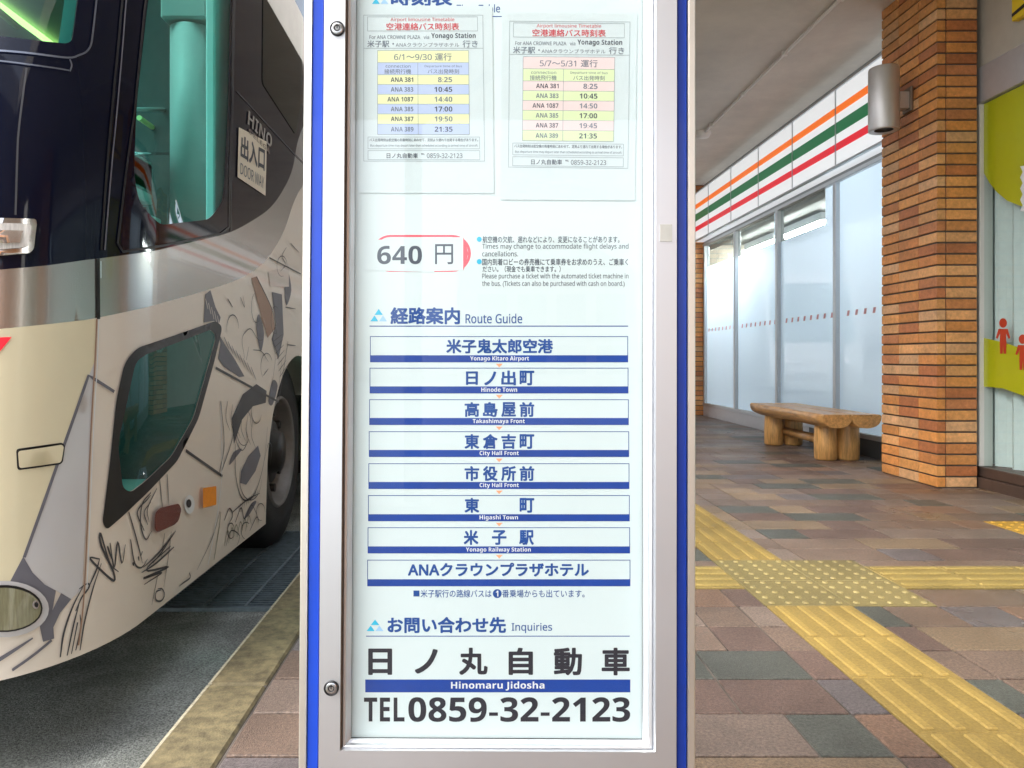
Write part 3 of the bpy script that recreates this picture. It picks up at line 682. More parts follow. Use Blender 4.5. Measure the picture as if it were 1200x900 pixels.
# taped timetables behind the glass
def timetable(corners, sheet, head, cols, times, label):
    TL, TR, BR, BL = corners
    def mp(u, v):
        a, c = (u - 426) / 141.5, (v - 17.5) / 171.5
        p = [TL[k] * (1 - a) * (1 - c) + TR[k] * a * (1 - c) + BR[k] * a * c + BL[k] * (1 - a) * c for k in (0, 1)]
        return p
    base = spt(*sheet[0], -.002)
    off = Vector((base.x, -.002, base.z)); wl = SLOC + SR @ off
    root = empty('paper_timetable', wl, label, 'paper timetable', 'timetables taped inside the sign', rot=SROT)
    def ly(n):
        def fn(u, v):
            q = mp(u, v); return spt(q[0], q[1], -.0008 - .00006 * n) - off
        return fn
    def raw(n): return lambda q: spt(q[0], q[1], -.0008 - .00006 * n) - off
    b = MB(); r0 = raw(-2); b.face([r0(p) for p in sheet], M['paper']); b.build('sheet', root)
    b = MB(); fn = ly(1)
    L_ = (442.5, 550); V = [59.2, 73.3, 87.6, 99, 110.5, 122, 133.5, 145.3, 157.5]
    for k in range(8): b.face([fn(L_[0], V[k + 1]), fn(L_[1], V[k + 1]), fn(L_[1], V[k]), fn(L_[0], V[k])], M[cols[k % 2]])
    fn2 = ly(2)
    for k in range(9): b.face([fn2(L_[0], V[k] + .25), fn2(L_[1], V[k] + .25), fn2(L_[1], V[k] - .25), fn2(L_[0], V[k] - .25)], M['rule_grey'])
    for x, va in ((442.5, 59.2), (550, 59.2), (490, 73.3)): b.face([fn2(x - .25, 157.5), fn2(x + .25, 157.5), fn2(x + .25, va), fn2(x - .25, va)], M['rule_grey'])
    b.build('time_grid', root)
    b = MB(); f2 = ly(2)
    for q in ((426, 17.5, 567.5, 189), (430.5, 19.5, 561, 36.5), (431, 160.3, 562, 174.5), (431, 176.3, 562, 187.3)): frame_px(b, *q, .45, M['rule_grey'], fn=f2)
    b.face([f2(426, 56.8), f2(567, 56.8), f2(567, 56.3), f2(426, 56.3)], M['rule_grey'])
    b.build('ruled_frame', root)
    b = MB(); f3 = ly(3)
    def T(t, q, m, bo=0): text_into(b, t, q, f3, M[m], bo, 2)
    T('Airport limousine Timetable', (458, 20.6, 533.5, 26), 'ink_red'); T('空港連絡バス時刻表', (453, 26.8, 539, 35.4), 'ink_red', .012)
    T('For ANA CROWNE PLAZA', (433, 41.3, 493, 45.6), 'ink_faint', .006); T('via', (497, 41.3, 503.5, 45.6), 'ink_faint', .004); T('Yonago Station', (506, 38.4, 558.5, 46.4), 'ink_grey', .01)
    T('米子駅・', (430.5, 47.4, 462, 55.4), 'ink_faint', .01); T('ANAクラウンプラザホテル', (464, 50, 539, 55), 'ink_faint', 0); T('行き', (543, 47.2, 561, 55.6), 'ink_faint', .004)
    T(head, (462, 62.3, 530, 71), 'ink_faint', .008)
    T('connection', (452, 75.6, 481.5, 79.4), 'ink_faint'); T('接続飛行機', (450.5, 80.8, 482, 86.6), 'ink_faint', .004)
    T('Departure time of bus', (498, 76, 542, 79.6), 'ink_faint'); T('バス出発時刻', (501.5, 80.8, 538.5, 86.4), 'ink_faint', .004)
    for k, (fl, tm) in enumerate(zip(('381', '383', '1087', '385', '387', '389'), times)):
        vm = (V[k + 2] + V[k + 3]) / 2
        T('ANA ' + fl, (458 if len(fl) == 3 else 454, vm - 2.7, 484.5, vm + 2.7), 'ink_grey' if k % 2 == 0 else 'ink_faint', .015); T(tm, (513.5 if len(tm) == 4 else 509.3, vm - 3, 530.3, vm + 3), 'ink_grey' if k % 2 else 'ink_faint', .012)
    T('バス出発時刻は航空機の到着時刻にあわせて、定刻より遅れて出発する場合があります。', (433, 162, 560, 165.8), 'ink_grey', .006); T('Bus departure time may depart later than scheduled according to arrival time of aircraft.', (434, 169, 560, 172.6), 'ink_faint', .004)
    T('日ノ丸自動車', (453, 179.3, 489.5, 185.4), 'ink_grey', .008); T('℡ 0859-32-2123', (493.5, 179.6, 541.5, 185.2), 'ink_grey', 0)
    b.build('lettering', root)
    b = MB(); r1 = raw(5)
    b.face([r1(p) for p in sheet], M['sleeve']); b.build('clear_sleeve', root)
    return root
timetable(((426, 17.5), (566, 17.5), (568, 189), (426, 189)), ((421, 226), (579, 226.5), (577, 7), (421, 6)), '6/1〜9/30 運行', ('cell_yellow', 'cell_blue'), ('8:25', '10:45', '14:40', '17:00', '19:50', '21:35'),
          'paper timetable with yellow and blue rows taped behind the sign glass')
timetable(((597, 24.5), (738.5, 25.5), (736, 197.5), (595.5, 196)), ((586, 234), (744, 235), (747, 16), (588, 14)), '5/7〜5/31 運行', ('cell_pink', 'cell_green'), ('8:25', '10:45', '14:50', '17:00', '19:45', '21:35'),
          'paper timetable with pink and green rows taped behind the sign glass')

# ------------------------------------------------------------------ coach at the kerb
BXS, CA, CB, YC = -.94, .30, .45, 2.2
def dy(z): return float(np.interp(z, [0, .175, .5, .8, 1.146, 1.4, 1.61, 1.87, 2.3, 3.3], [-.06, -.045, -.02, 0, .03, .065, .105, .166, .29, .66]))
QS = -.4 * math.pi / 2
def bus(s_, z, off=0):
    yc = YC + dy(z)
    if s_ >= 0: x, y, nx, ny = BXS, yc + s_, 1, 0
    elif s_ > QS:
        th = -s_ / .4; x = BXS - CA + CA * math.cos(th); y = yc - CB * math.sin(th); nx, ny = CB * math.cos(th), -CA * math.sin(th); l_ = math.hypot(nx, ny); nx /= l_; ny /= l_
    else:
        e = QS - s_; x = BXS - CA - e; y = yc - CB - .06 * math.sin(min(e / .95, 1) * math.pi / 2) if e < .95 else yc - CB - .06 * math.sin(max(0, (1.9 - e) / .95) * math.pi / 2); nx, ny = 0, -1
    return Vector((x + nx * off, y + ny * off, z))
class S(tuple): pass
def P(u, v):
    """(s, z) of the coach surface seen at photograph pixel (u, v)"""
    kx, kz = (u - U0) / F, -(v - V0) / F
    def inside(t):
        x, y, z = kx * t, t, H + kz * t; yc = YC + dy(z)
        if x > BXS: return False
        if y >= yc: return True
        if x > BXS - CA: return ((x - BXS + CA) / CA) ** 2 + ((y - yc) / CB) ** 2 <= 1
        e = BXS - CA - x; return y >= yc - CB - .06 * math.sin(min(e / .95, 1) * math.pi / 2)
    t = 1.0
    while not inside(t) and t < 40: t += .02
    a, c = t - .02, t
    for _ in range(30):
        m = (a + c) / 2
        if inside(m): c = m
        else: a = m
    x, y, z = kx * c, c, H + kz * c; yc = YC + dy(z)
    if y >= yc: return (y - yc, z)
    if x > BXS - CA: return (-.4 * math.atan2((yc - y) / CB, (x - BXS + CA) / CA), z)
    return (QS - (BXS - CA - x), z)
def conv(pts): return [tuple(p) if isinstance(p, S) else P(*p) for p in pts]
def smooth_closed(pts, n=6):
    out = []; N_ = len(pts)
    for i in range(N_):
        p0, p1, p2, p3 = (np.array(pts[(i + k) % N_]) for k in (-1, 0, 1, 2))
        for k in range(n):
            t = k / n; out.append(tuple(.5 * (2 * p1 + (p2 - p0) * t + (2 * p0 - 5 * p1 + 4 * p2 - p3) * t * t + (3 * p1 - p0 - 3 * p2 + p3) * t ** 3)))
    return out
def smooth_open(pts, n=6):
    pts = [np.array(p, float) for p in pts]; pts = [2 * pts[0] - pts[1]] + pts + [2 * pts[-1] - pts[-2]]; out = []
    for i in range(1, len(pts) - 2):
        p0, p1, p2, p3 = pts[i - 1:i + 3]
        for k in range(n):
            t = k / n; out.append(tuple(.5 * (2 * p1 + (p2 - p0) * t + (2 * p0 - 5 * p1 + 4 * p2 - p3) * t * t + (3 * p1 - p0 - 3 * p2 + p3) * t ** 3)))
    out.append(tuple(pts[-2])); return out
def round_poly(pts, r, n=5):
    out = []; N_ = len(pts)
    for i in range(N_):
        a, c, d = (np.array(pts[(i + k) % N_], float) for k in (-1, 0, 1))
        va, vd = a - c, d - c; la, ld = np.linalg.norm(va), np.linalg.norm(vd); rr = min(r, la * .45, ld * .45); q0, q1 = c + va / la * rr, c + vd / ld * rr
        for k in range(n + 1):
            t = k / n; out.append(tuple((1 - t) ** 2 * q0 + 2 * t * (1 - t) * c + t * t * q1))
    return out
def pip(x, y, poly):
    r = False; j = len(poly) - 1
    for i in range(len(poly)):
        xi, yi = poly[i]; xj, yj = poly[j]
        if (yi > y) != (yj > y) and x < (xj - xi) * (y - yi) / (yj - yi) + xi: r = not r
        j = i
    return r
def patch(b, outer, m, off=0, holes=(), step=.04):
    loops = [outer] + list(holes); V = []; E_ = []
    for lp in loops:
        st = len(V)
        for i in range(len(lp)):
            p, q = lp[i], lp[(i + 1) % len(lp)]; d = math.hypot(q[0] - p[0], q[1] - p[1])
            curved = min(p[0], q[0]) < .05 or True
            n = max(1, int(d / (step if min(p[0], q[0]) < .3 else .3)))
            for k in range(n): V.append((p[0] + (q[0] - p[0]) * k / n, p[1] + (q[1] - p[1]) * k / n))
        E_ += [(st + i, st + (i + 1 - 0) % (len(V) - st) + 0 if i + 1 < len(V) - st else st) for i in range(len(V) - st)] if 0 else [(st + i, st + ((i + 1) % (len(V) - st))) for i in range(len(V) - st)]
    xs = [p[0] for p in outer]; ys = [p[1] for p in outer]
    if min(xs) < .1:
        x = math.floor(min(xs) / step) * step
        while x < min(max(xs), .12):
            y = math.floor(min(ys) / (2 * step)) * 2 * step
            while y < max(ys):
                if pip(x, y, outer) and not any(pip(x, y, h) for h in holes): V.append((x, y))
                y += 2 * step
            x += step
    rv, _, rf = delaunay_2d_cdt([Vector(p) for p in V], E_, [], 0, 1e-6)[:3]
    k = b.mi(m); bv = [b.bm.verts.new(bus(p[0], p[1], off)) for p in rv]
    for f in rf:
        cx = sum(rv[i][0] for i in f) / len(f); cy = sum(rv[i][1] for i in f) / len(f)
        if pip(cx, cy, outer) and not any(pip(cx, cy, h) for h in holes):
            fc = b.bm.faces.new([bv[i] for i in f]); fc.material_index = k; fc.smooth = True
            c0 = fc.calc_center_median(); fc.normal_update()
            n_ = bus(cx, cy, .1) - bus(cx, cy, 0)
            if fc.normal.dot(n_) < 0: fc.normal_flip()
    for v in [v for v in bv if not v.link_faces]: b.bm.verts.remove(v)
def stroke(b, pts, w_, m, off=.0024, smooth=True, taper=False):
    q = conv(pts); q = smooth_open(q, 5) if smooth and len(q) > 2 else [tuple(np.array(q[i]) + (np.array(q[i + 1]) - np.array(q[i])) * k / 6) for i in range(len(q) - 1) for k in range(6)] + [q[-1]]
    cut = next((i for i, p in enumerate(q) if p[1] < ZBOT + .006), len(q)); q = q[:cut]
    if len(q) < 2: return
    k = b.mi(m); L_, Rr = [], []
    for i, p in enumerate(q):
        a = np.array(q[max(0, i - 1)]); c = np.array(q[min(len(q) - 1, i + 1)]); d = c - a; d = d / (np.linalg.norm(d) + 1e-9); n_ = np.array([-d[1], d[0]])
        ww = w_ / 2 * (1 if not taper else .25 + .75 * math.sin(math.pi * min(1, (i + 1) / len(q) * .85 + .1)))
        L_.append(b.bm.verts.new(bus(*(np.array(p) + n_ * ww), off))); Rr.append(b.bm.verts.new(bus(*(np.array(p) - n_ * ww), off)))
    for i in range(len(q) - 1):
        f = b.bm.faces.new((L_[i], L_[i + 1], Rr[i + 1], Rr[i])); f.material_index = k; f.smooth = True
        f.normal_update()
        if f.normal.dot(bus(*q[i], .1) - bus(*q[i], 0)) < 0: f.normal_flip()

bs = empty('coach', (-2.2, 6, -.13), 'cream and silver highway coach with grey line drawings parked at the kerb', 'bus')
def bpart(name, b, label=None):
    o = b.build(name, fix=False); put(o, bs)
    if label: o['label'] = label
    return o
FRT = QS - 1.9; ZTOP = 3.25; ZBOT = .12; SEND = 11.3
# boundary between black glazing band and silver (L1), silver and cream (L2)
seam_top = [(145, 0), (133, 100), (117, 297)]
L1f = conv([(-30, 318), (0, 316), (55, 311), (112, 303)]); L1s = conv([(116, 303), (160, 297), (215, 286), (267, 273), (295, 259), (317, 243), (332, 222), (343, 197), (353, 153)])
L2f = conv([(-30, 388), (0, 385.5), (55, 380), (112.5, 373.5)]); L2s = conv([(116, 372), (180, 358), (230, 344), (270, 331), (293, 320), (314, 302), (333, 270), (350, 225)])
S0 = conv([(114, 340)])[0][0]
L1f = [(FRT, L1f[0][1])] + smooth_open(L1f, 4)[:-1]; L2f = [(FRT, L2f[0][1])] + smooth_open(L2f, 4)[:-1]
L1 = L1f + smooth_open(L1s + [(2.2, 2.55), (2.32, ZTOP)], 5); L2 = L2f + smooth_open(L2s + [(2.35, 2.15), (2.75, 2.6), (2.95, ZTOP)], 5)
# openings
ws = round_poly(conv([(-30, 40), (0, 42.7), (46, 48), (84, 52), (87, 30), (91, 0), (101, -80), (111, -170)]), .03)
ws_top = max(p[1] for p in ws); ws = [(FRT + .08, ws[3][1] - .06)] + ws[6:-6] + [(ws[-1][0], ws_top), (FRT + .08, ws_top)]
door_open = round_poly(conv([(157, 205), (163, 238), (186, 264), (246, 257), (262, 235), (268, 120), (270, 0)]) + [P(270, 0)[0:1] + (2.75,), P(175, 0)[0:1] + (2.75,)] + conv([(174, 0), (160, 125)]), .06)
low_open = round_poly(conv([(137, 520), (158, 424), (170, 415), (247, 386), (253, 394), (243, 430), (226, 490), (200, 535), (152, 577), (143, 572)]), .03)
low_frame = round_poly(conv([(119, 612), (128, 540), (135, 470), (145, 424), (160, 407), (252, 376), (260, 383), (250, 425), (232, 490), (207, 540), (160, 588), (124, 621)]), .03)
arch = [(4.05 - YC + .58 * math.cos(a), .30 + .58 * math.sin(a)) for a in (math.pi - math.pi * k / 24 for k in range(25))]
arch = [(a[0], max(ZBOT, a[1])) for a in arch]
# body shell in its colours
b = MB()
lowpoly = L2 + [(SEND, ZTOP), (SEND, ZBOT)] + [(arch[-1][0], ZBOT)] + arch[::-1][1:-1] + [(arch[0][0], ZBOT), (FRT, ZBOT)]
patch(b, lowpoly, M['bus_beige'], holes=[low_open])
body = bpart('body', b, 'cream coach body shell')
b = MB(); patch(b, L1 + L2[::-1], M['bus_silver'], off=0); bpart('beltline_band', b)
b = MB(); patch(b, [(FRT, ZTOP)] + L1, M['bus_black'], holes=[ws, door_open]); bpart('black_band', b)
# far side, roof, tail, underside
b = MB(); yb = YC + SEND
b.box((-3.40, 2.1, ZBOT), (-3.38, yb, 1.35), M['bus_beige']); b.box((-3.40, 2.9, 2.75), (-3.38, yb, ZTOP), M['bus_black'])
for y in (3.0, 4.6, 6.2, 7.8, 9.4, 11.0, 12.6): b.box((-3.40, y - .06, 1.35), (-3.38, y + .06, 2.75), M['bus_black'])
b.box((-3.38, yb - .02, ZBOT), (BXS, yb, ZTOP), M['bus_beige']); b.box((-3.40, 2.75, ZTOP), (BXS, yb, ZTOP + .04), M['bus_white'], bev=.015)
bpart('roof_and_rear', b)
b = MB(); b.box((-3.3, 2.35, .14), (-1.05, 3.35, .22), M['bus_rubber']); b.box((-3.3, 3.35, .14), (-1.4, 4.8, .22), M['bus_rubber']); b.box((-3.3, 4.8, .14), (-1.05, yb - .1, .22), M['bus_rubber'])
b.box((-1.42, 3.38, .2), (-1.38, 4.75, 1.0), M['bus_rubber']); b.box((-1.4, 3.36, .885), (-.946, 4.75, .93), M['bus_rubber']); 
und = [bus(FRT * k / 60, .16, -.012) for k in range(61)]
b.face([(-1.0, 2.4, .16)] + und + [(-3.3, 2.4, .16)], M['bus_rubber']); bpart('chassis', b)
b = MB(); b.face([(-3.39, 3.06, 1.35), (-3.39, yb, 1.35), (-3.39, yb, 2.75), (-3.39, 3.06, 2.75)], M['bus_glass_dark']); bpart('far_windows', b)
# glazing
b = MB(); patch(b, ws, M['bus_glass'], off=-.002); wso = bpart('windscreen', b)
b = MB(); patch(b, low_open, M['bus_glass'], off=-.002); bpart('lower_window', b, 'slanted low kerbside window')
b = MB(); patch(b, low_frame, M['bus_rubber'], off=.0028, holes=[low_open]); bpart('window_gasket', b)
b = MB(); patch(b, door_open, M['bus_glass'], off=-.002); bpart('door_window', b)
b = MB()
gl = [(175, -40), (157, 130), (137, 285), (143, 295), (170, 291), (258, 274), (268, 266), (271, 120), (274, -40)]
stroke(b, gl, .007, M['bus_rubber'], .003, smooth=False); stroke(b, [(276, -40), (272, 130), (270, 272)], .006, M['bus_rubber'], .003)
stroke(b, [(151, -40), (138, 110), (122, 293)], .004, M['art_slate'], .003)
bpart('door_gasket', b)
b = MB(); patch(b, round_poly(conv([(308, -20), (307, 98), (346, 158), (352, 130), (356, -20)]), .03), M['bus_glass_dark'], off=.003); bpart('side_window', b)
b = MB(); patch(b, [(3.4, 1.5), (SEND - .2, 1.5), (SEND - .2, 2.75), (3.4, 2.75)], M['bus_black'], off=.003); bpart('side_window', b)
# trim strokes, one of them a painted reflection
b = MB()
stroke(b, [(147, -40), (133, 100), (118, 293)], .007, M['bus_rubber'], .003); stroke(b, [(114, 303), (114.5, 374)], .010, M['bus_rubber'], .003, smooth=False)
stroke(b, [(117, 306), (117, 326)], .004, M['chrome'], .004, smooth=False); stroke(b, [(112.5, 374), (110, 430), (105, 520), (98, 690), (91, 756)], .004, M['art_tan'], .003)
stroke(b, [(115, 374), (113, 430), (108, 520), (101, 690)], .003, M['white_ink'], .0028)
stroke(b, [(277, 107), (346, 182), (356, 192)], .005, M['bus_rubber'], .0035, smooth=False)
stroke(b, [(315, 302), (352, 321)], .006, M['bus_rubber'], .003, smooth=False)
stroke(b, [(258, 470), (259, 560), (251, 620), (243, 662)], .006, M['white_ink'], .0024)
bpart('panel_seam', b)
b = MB()
stroke(b, [(-30, 58), (0, 60), (71, 67.5), (92, 65), (104, 56), (108, 35), (113, -10)], .005, M['trim_steel'], .005); stroke(b, [(-30, 70), (0, 72), (40, 77), (80, 83)], .004, M['trim_steel'], .005)
stroke(b, [(81, 70), (83, 77), (81, 84)], .004, M['trim_steel'], .005)
stroke(b, [(31, 80), (27, 110), (21, 162), (18, 252)], .005, M['art_grey'], .004)  # reflected edge painted onto the black front panel
bpart('front_trim_and_reflection', b)
# headlamp, fog lamp, markers
def ell(cu, cv, ru, rv, n=30): return conv([(cu + ru * math.cos(2*math.pi*k/n), cv + rv * math.sin(2*math.pi*k/n)) for k in range(n)])
b = MB(); patch(b, round_poly(conv([(-60, 254), (-20, 256), (41, 257), (42.5, 262), (39, 292), (34, 297), (-20, 302), (-60, 304)]), .012), M['chrome'], off=.006, step=.02); hl = bpart('headlight', b)
b = MB(); patch(b, round_poly(conv([(-55, 261), (-20, 262), (36, 263), (32, 290), (-20, 295), (-55, 297)]), .01), M['lamp_lens'], off=.010, step=.02); o = b.build('lens', fix=False); put(o, bs); o.parent = hl; o.matrix_parent_inverse = Matrix()
b = MB(); patch(b, conv([(-30, 271), (26, 271), (22, 285), (-30, 288)]), M['lamp_inner'], off=.013, step=.02); o2 = b.build('reflector', fix=False); o2.parent = hl
b = MB(); patch(b, ell(4, 713, 52, 33), M['bus_white'], off=.006, step=.02); patch(b, ell(4, 712, 44, 27.5), M['bus_rubber'], off=.009, step=.02); fl = bpart('fog_lamp', b)
b = MB(); patch(b, ell(3, 712, 42, 25), mat('fog_lens', (.22, .215, .13), .12, noise=.25, nscale=3, coat=1, stretch=(90, 90, 2)), off=.014, step=.015); o3 = b.build('lens', fix=False); o3.parent = fl
b = MB(); patch(b, ell(39, 707, 4, 5, 16), M['chrome'], off=.016, step=.02); patch(b, ell(39.5, 707, 2, 3, 12), M['black'], off=.018, step=.02); o4 = b.build('adjuster', fix=False); o4.parent = fl
b = MB()
q = conv([(233, 572), (249, 569.5), (249, 591.5), (233, 595.5)]); patch(b, round_poly(q, .008), M['orange_lens'], off=.014); 
bpart('side_marker', b, 'square orange side marker')
b = MB(); patch(b, round_poly(conv([(177, 601), (183, 595), (205, 590), (208.5, 597), (205, 610), (200, 615), (180, 624), (176, 620)]), .012), M['red_lens'], off=.012, step=.03); bpart('side_marker', b, 'long dark red side marker')
b = MB(); patch(b, ell(220, 591, 6, 11, 20), M['white_ink'], off=.006); patch(b, ell(218.5, 590, 3, 5, 16), M['black'], off=.008); bpart('lock_cap', b)
# painted areas
b = MB(); off = .0012
L2fp = L2f[1:]
patch(b, [(FRT, L2f[0][1])] + L2fp + conv([(113, 374), (110, 425), (104, 440), (75, 520), (47, 600), (28, 653), (8, 688)]) + [(FRT, P(0, 692)[1])], M['bus_yellow'], off=off, step=.03)
patch(b, conv([(110, 425), (104, 440), (75, 520), (47, 600), (28, 653), (38, 671), (52, 685), (65, 692), (83, 702), (96, 690), (105, 520)]), M['bus_white'], off=off, step=.03)
bpart('painted_panel', b)
b = MB()
patch(b, conv([(-20, 700), (8, 688), (27, 652), (38, 671), (52, 685), (65, 692), (61, 715), (71, 695), (83, 702), (70, 718), (62, 735), (63, 748), (50, 752), (45, 728), (38, 735), (20, 745), (-20, 745)]), M['art_slate'], off=.002, step=.03)
stroke(b, [(-20, 784), (0, 772), (38, 747.5)], .010, M['art_slate'], smooth=False, taper=True); stroke(b, [(14, 785), (38, 768), (60, 750)], .007, M['art_slate'])
stroke(b, [(28, 653), (47, 600), (75, 520), (103, 440), (133, 459)], .008, M['art_slate'], .0026, smooth=False)
stroke(b, [(217, 528), (260, 558)], .010, M['art_grey'], smooth=False); stroke(b, [(252, 431), (326, 471)], .010, M['art_grey'], smooth=False); stroke(b, [(326, 471), (337, 400)], .006, M['art_grey'], smooth=False)
stroke(b, [(259, 552), (270, 520), (275, 498)], .005, M['art_grey']); stroke(b, [(258, 600), (255, 625), (246, 680)], .005, M['art_olive'])
# loose pen lines on the skirt
A_ = 'art_grey'
for pts, w_ in (([(70, 770), (74, 742), (84, 712), (96, 688)], .006), ([(78, 768), (86, 730), (92, 708)], .005), ([(88, 762), (94, 735), (93, 720)], .005), ([(83, 766), (90, 730), (88, 740)], .004),
                ([(93, 762), (98, 730), (108, 690), (118, 660)], .005), ([(88, 716), (95, 700), (101, 692), (104, 686), (101, 684), (92, 690)], .006), ([(104, 686), (112, 668), (116, 655)], .006),
                ([(116, 655), (105, 655), (131, 680), (132, 670), (118, 640), (117, 625), (128, 660), (138, 670)], .007), ([(128, 636), (133, 665), (137, 635), (142, 660), (146, 638)], .006), ([(125, 640), (130, 655)], .006),
                ([(152, 632), (157, 660), (165, 665), (172, 655)], .006), ([(168, 622), (160, 600), (172, 585), (176, 580)], .006), ([(172, 615), (168, 600), (176, 588)], .005), ([(150, 600), (160, 635), (166, 660)], .005),
                ([(186, 560), (190, 600)], .005), ([(195, 556), (197, 592)], .005), ([(155, 659), (156, 663)], .008), ([(161, 652), (162, 657)], .006), ([(166, 646), (164, 652)], .005), ([(203, 625), (185, 648), (167, 665)], .007), ([(203, 641), (182, 660), (165, 671)], .007), ([(199, 640), (170, 668), (197, 664), (167, 678), (189, 671), (168, 685)], .007),
                ([(205, 622), (190, 645), (178, 660)], .006), ([(184, 673), (177, 709)], .004), ([(200, 623), (196, 655), (191, 688)], .004), ([(192, 625), (188, 655)], .004), ([(188, 691), (182, 694), (182, 703), (188, 704), (192, 697), (189, 690), (184, 690)], .006),
                ([(221, 671), (222, 677), (214, 683), (209, 687)], .006), ([(257, 599), (248, 630), (230, 668)], .004), ([(241, 669), (246, 655)], .005),
                ([(176, 577), (166, 590), (164, 615), (170, 632), (177, 622)], .006), ([(183, 572), (172, 596), (174, 612)], .005)):
    stroke(b, pts, w_ * .9, M[A_], taper=True)
# abstract grey shapes and folds near the wheel arch (plain stand-in for the drawing)
patch(b, conv([(271, 490), (284, 462), (300, 450), (312, 458), (311, 472), (296, 476), (283, 492), (274, 520)]), M['art_grey'], off=.0018)
patch(b, conv([(282, 552), (290, 535), (302, 522), (305, 534), (299, 552), (288, 568), (281, 566)]), M['art_slate'], off=.0018)
for pts, w_ in (([(275, 520), (276, 560), (284, 585), (297, 580), (308, 545), (313, 500)], .006), ([(280, 500), (276, 515), (283, 528), (290, 515), (287, 502)], .004), ([(262, 610), (268, 596), (272, 604), (266, 616)], .006), ([(272, 600), (290, 585), (304, 578)], .006),
                ([(275, 612), (282, 595), (286, 608), (294, 592), (300, 602)], .006), ([(264, 640), (270, 622), (280, 628), (276, 642)], .005), ([(280, 640), (286, 618), (292, 630)], .005), ([(292, 622), (300, 606), (303, 612)], .005), ([(309, 540), (314, 520), (318, 524), (316, 545)], .004)):
    stroke(b, pts, w_, M['art_grey'], taper=True)
patch(b, conv([(238, 378), (240, 345), (246, 340), (252, 360), (258, 372), (256, 380), (250, 376)]), M['art_slate'], off=.0018)
patch(b, conv([(254, 388), (262, 402), (274, 420), (286, 441), (280, 442), (262, 430), (255, 420), (258, 402)]), M['art_slate'], off=.0018)
patch(b, conv([(294, 326), (300, 324), (318, 360), (322, 385), (313, 396), (306, 372)]), M['art_tan'], off=.0018)
patch(b, conv([(318, 342), (330, 345), (332, 392), (326, 420), (318, 398), (323, 380)]), M['art_slate'], off=.0018)
patch(b, conv([(314, 318), (338, 312), (338, 336), (316, 336)]), M['art_pale'], off=.0022)
for pts, w_ in (([(286, 420), (283, 398), (288, 388), (294, 386), (302, 398), (308, 398)], .004), ([(288, 422), (291, 406)], .004), ([(296, 410), (306, 412), (314, 424)], .004), ([(308, 440), (314, 432)], .005), ([(318, 452), (322, 420), (318, 396)], .004), ([(326, 456), (330, 420)], .004),
                ([(266, 350), (272, 360)], .006), ([(281, 348), (286, 360), (284, 346)], .004), ([(335, 290), (330, 300), (334, 310), (328, 318)], .005), ([(340, 285), (350, 296)], .005), ([(334, 360), (346, 362)], .006), ([(336, 404), (346, 405)], .006)):
    stroke(b, pts, w_, M['art_grey'], taper=True)
for cu, cv, ru, rv, a0, a1 in ((285, 500, 9, 22, 0, 5.5), (300, 482, 6, 14, 1, 6), (293, 560, 13, 26, 2.6, 6.2), (272, 385, 7, 16, 0, 3.4), (300, 360, 6, 18, 2, 5.6), (312, 430, 7, 16, .5, 4), (305, 600, 5, 10, 0, 5), (288, 622, 6, 10, 1, 6), (270, 622, 4, 9, 0, 6), (322, 375, 5, 16, 1, 5), (330, 312, 6, 12, 0, 5)):
    stroke(b, [(cu + ru * math.cos(a0 + (a1 - a0) * k / 9), cv - rv * math.sin(a0 + (a1 - a0) * k / 9)) for k in range(10)], .0045, M['art_grey'], taper=True)
for k in range(9): stroke(b, [(281 + 2.6 * k, 590 - 2 * k), (280 + 2.6 * k, 600 - 2.4 * k)], .004, M['art_grey'], taper=True)
for k in range(6): stroke(b, [(262 + 5 * k, 640 - 3.5 * k), (266 + 5 * k, 622 - 3.5 * k), (269 + 5 * k, 632 - 3.5 * k)], .0045, M['art_olive'], taper=True)
for k in range(5): stroke(b, [(240 + 3.5 * k, 350 + 5 * k), (243 + 3.5 * k, 362 + 6 * k)], .005, M['art_pale'])
for pts in ([(268, 545), (273, 530), (283, 526), (276, 536)], [(300, 384), (303, 368), (309, 390), (305, 412)], [(333, 330), (337, 318), (341, 340), (335, 358)], [(286, 606), (294, 590), (300, 588), (291, 604)], [(314, 470), (319, 446), (325, 452), (319, 474)]):
    patch(b, smooth_closed(conv(pts), 4), M['art_slate'], off=.0019)
for k in range(7): stroke(b, [(320 + 1.2 * k, 400 + 7 * k), (330 + 1.0 * k, 392 + 6 * k)], .004, M['art_grey'], taper=True)
for k in range(8): stroke(b, [(262 + 4.5 * k, 395 + 5 * k), (268 + 4.5 * k, 410 + 5 * k)], .0045, M['art_slate'], taper=True)
for k in range(6): stroke(b, [(266 + 6 * k, 470 + 4 * k), (264 + 6 * k, 490 + 4 * k), (269 + 6 * k, 505 + 4 * k)], .004, M['art_grey'], taper=True)
stroke(b, [(258, 470), (262, 520), (256, 556)], .005, M['art_grey']); stroke(b, [(300, 324), (318, 362), (324, 392)], .006, M['art_grey'])
bpart('line_drawing', b)
b = MB(); patch(b, conv([(-60, 398), (13.5, 395), (0, 411.5), (-60, 450)]), M['stripe_red'], off=.003, step=.03); bpart('red_mark', b)
b = MB(); hp = round_poly(conv([(18.5, 526), (72, 518.5), (75.5, 522), (73, 541), (70, 544), (20, 551)]), .008); patch(b, hp, M['bus_rubber'], off=.003, step=.03)
patch(b, round_poly(conv([(20.5, 528.5), (71, 521), (73.5, 523.5), (71, 539.5), (69, 542), (22, 548.5)]), .007), M['bus_yellow'], off=.005, step=.03); bpart('hatch', b)
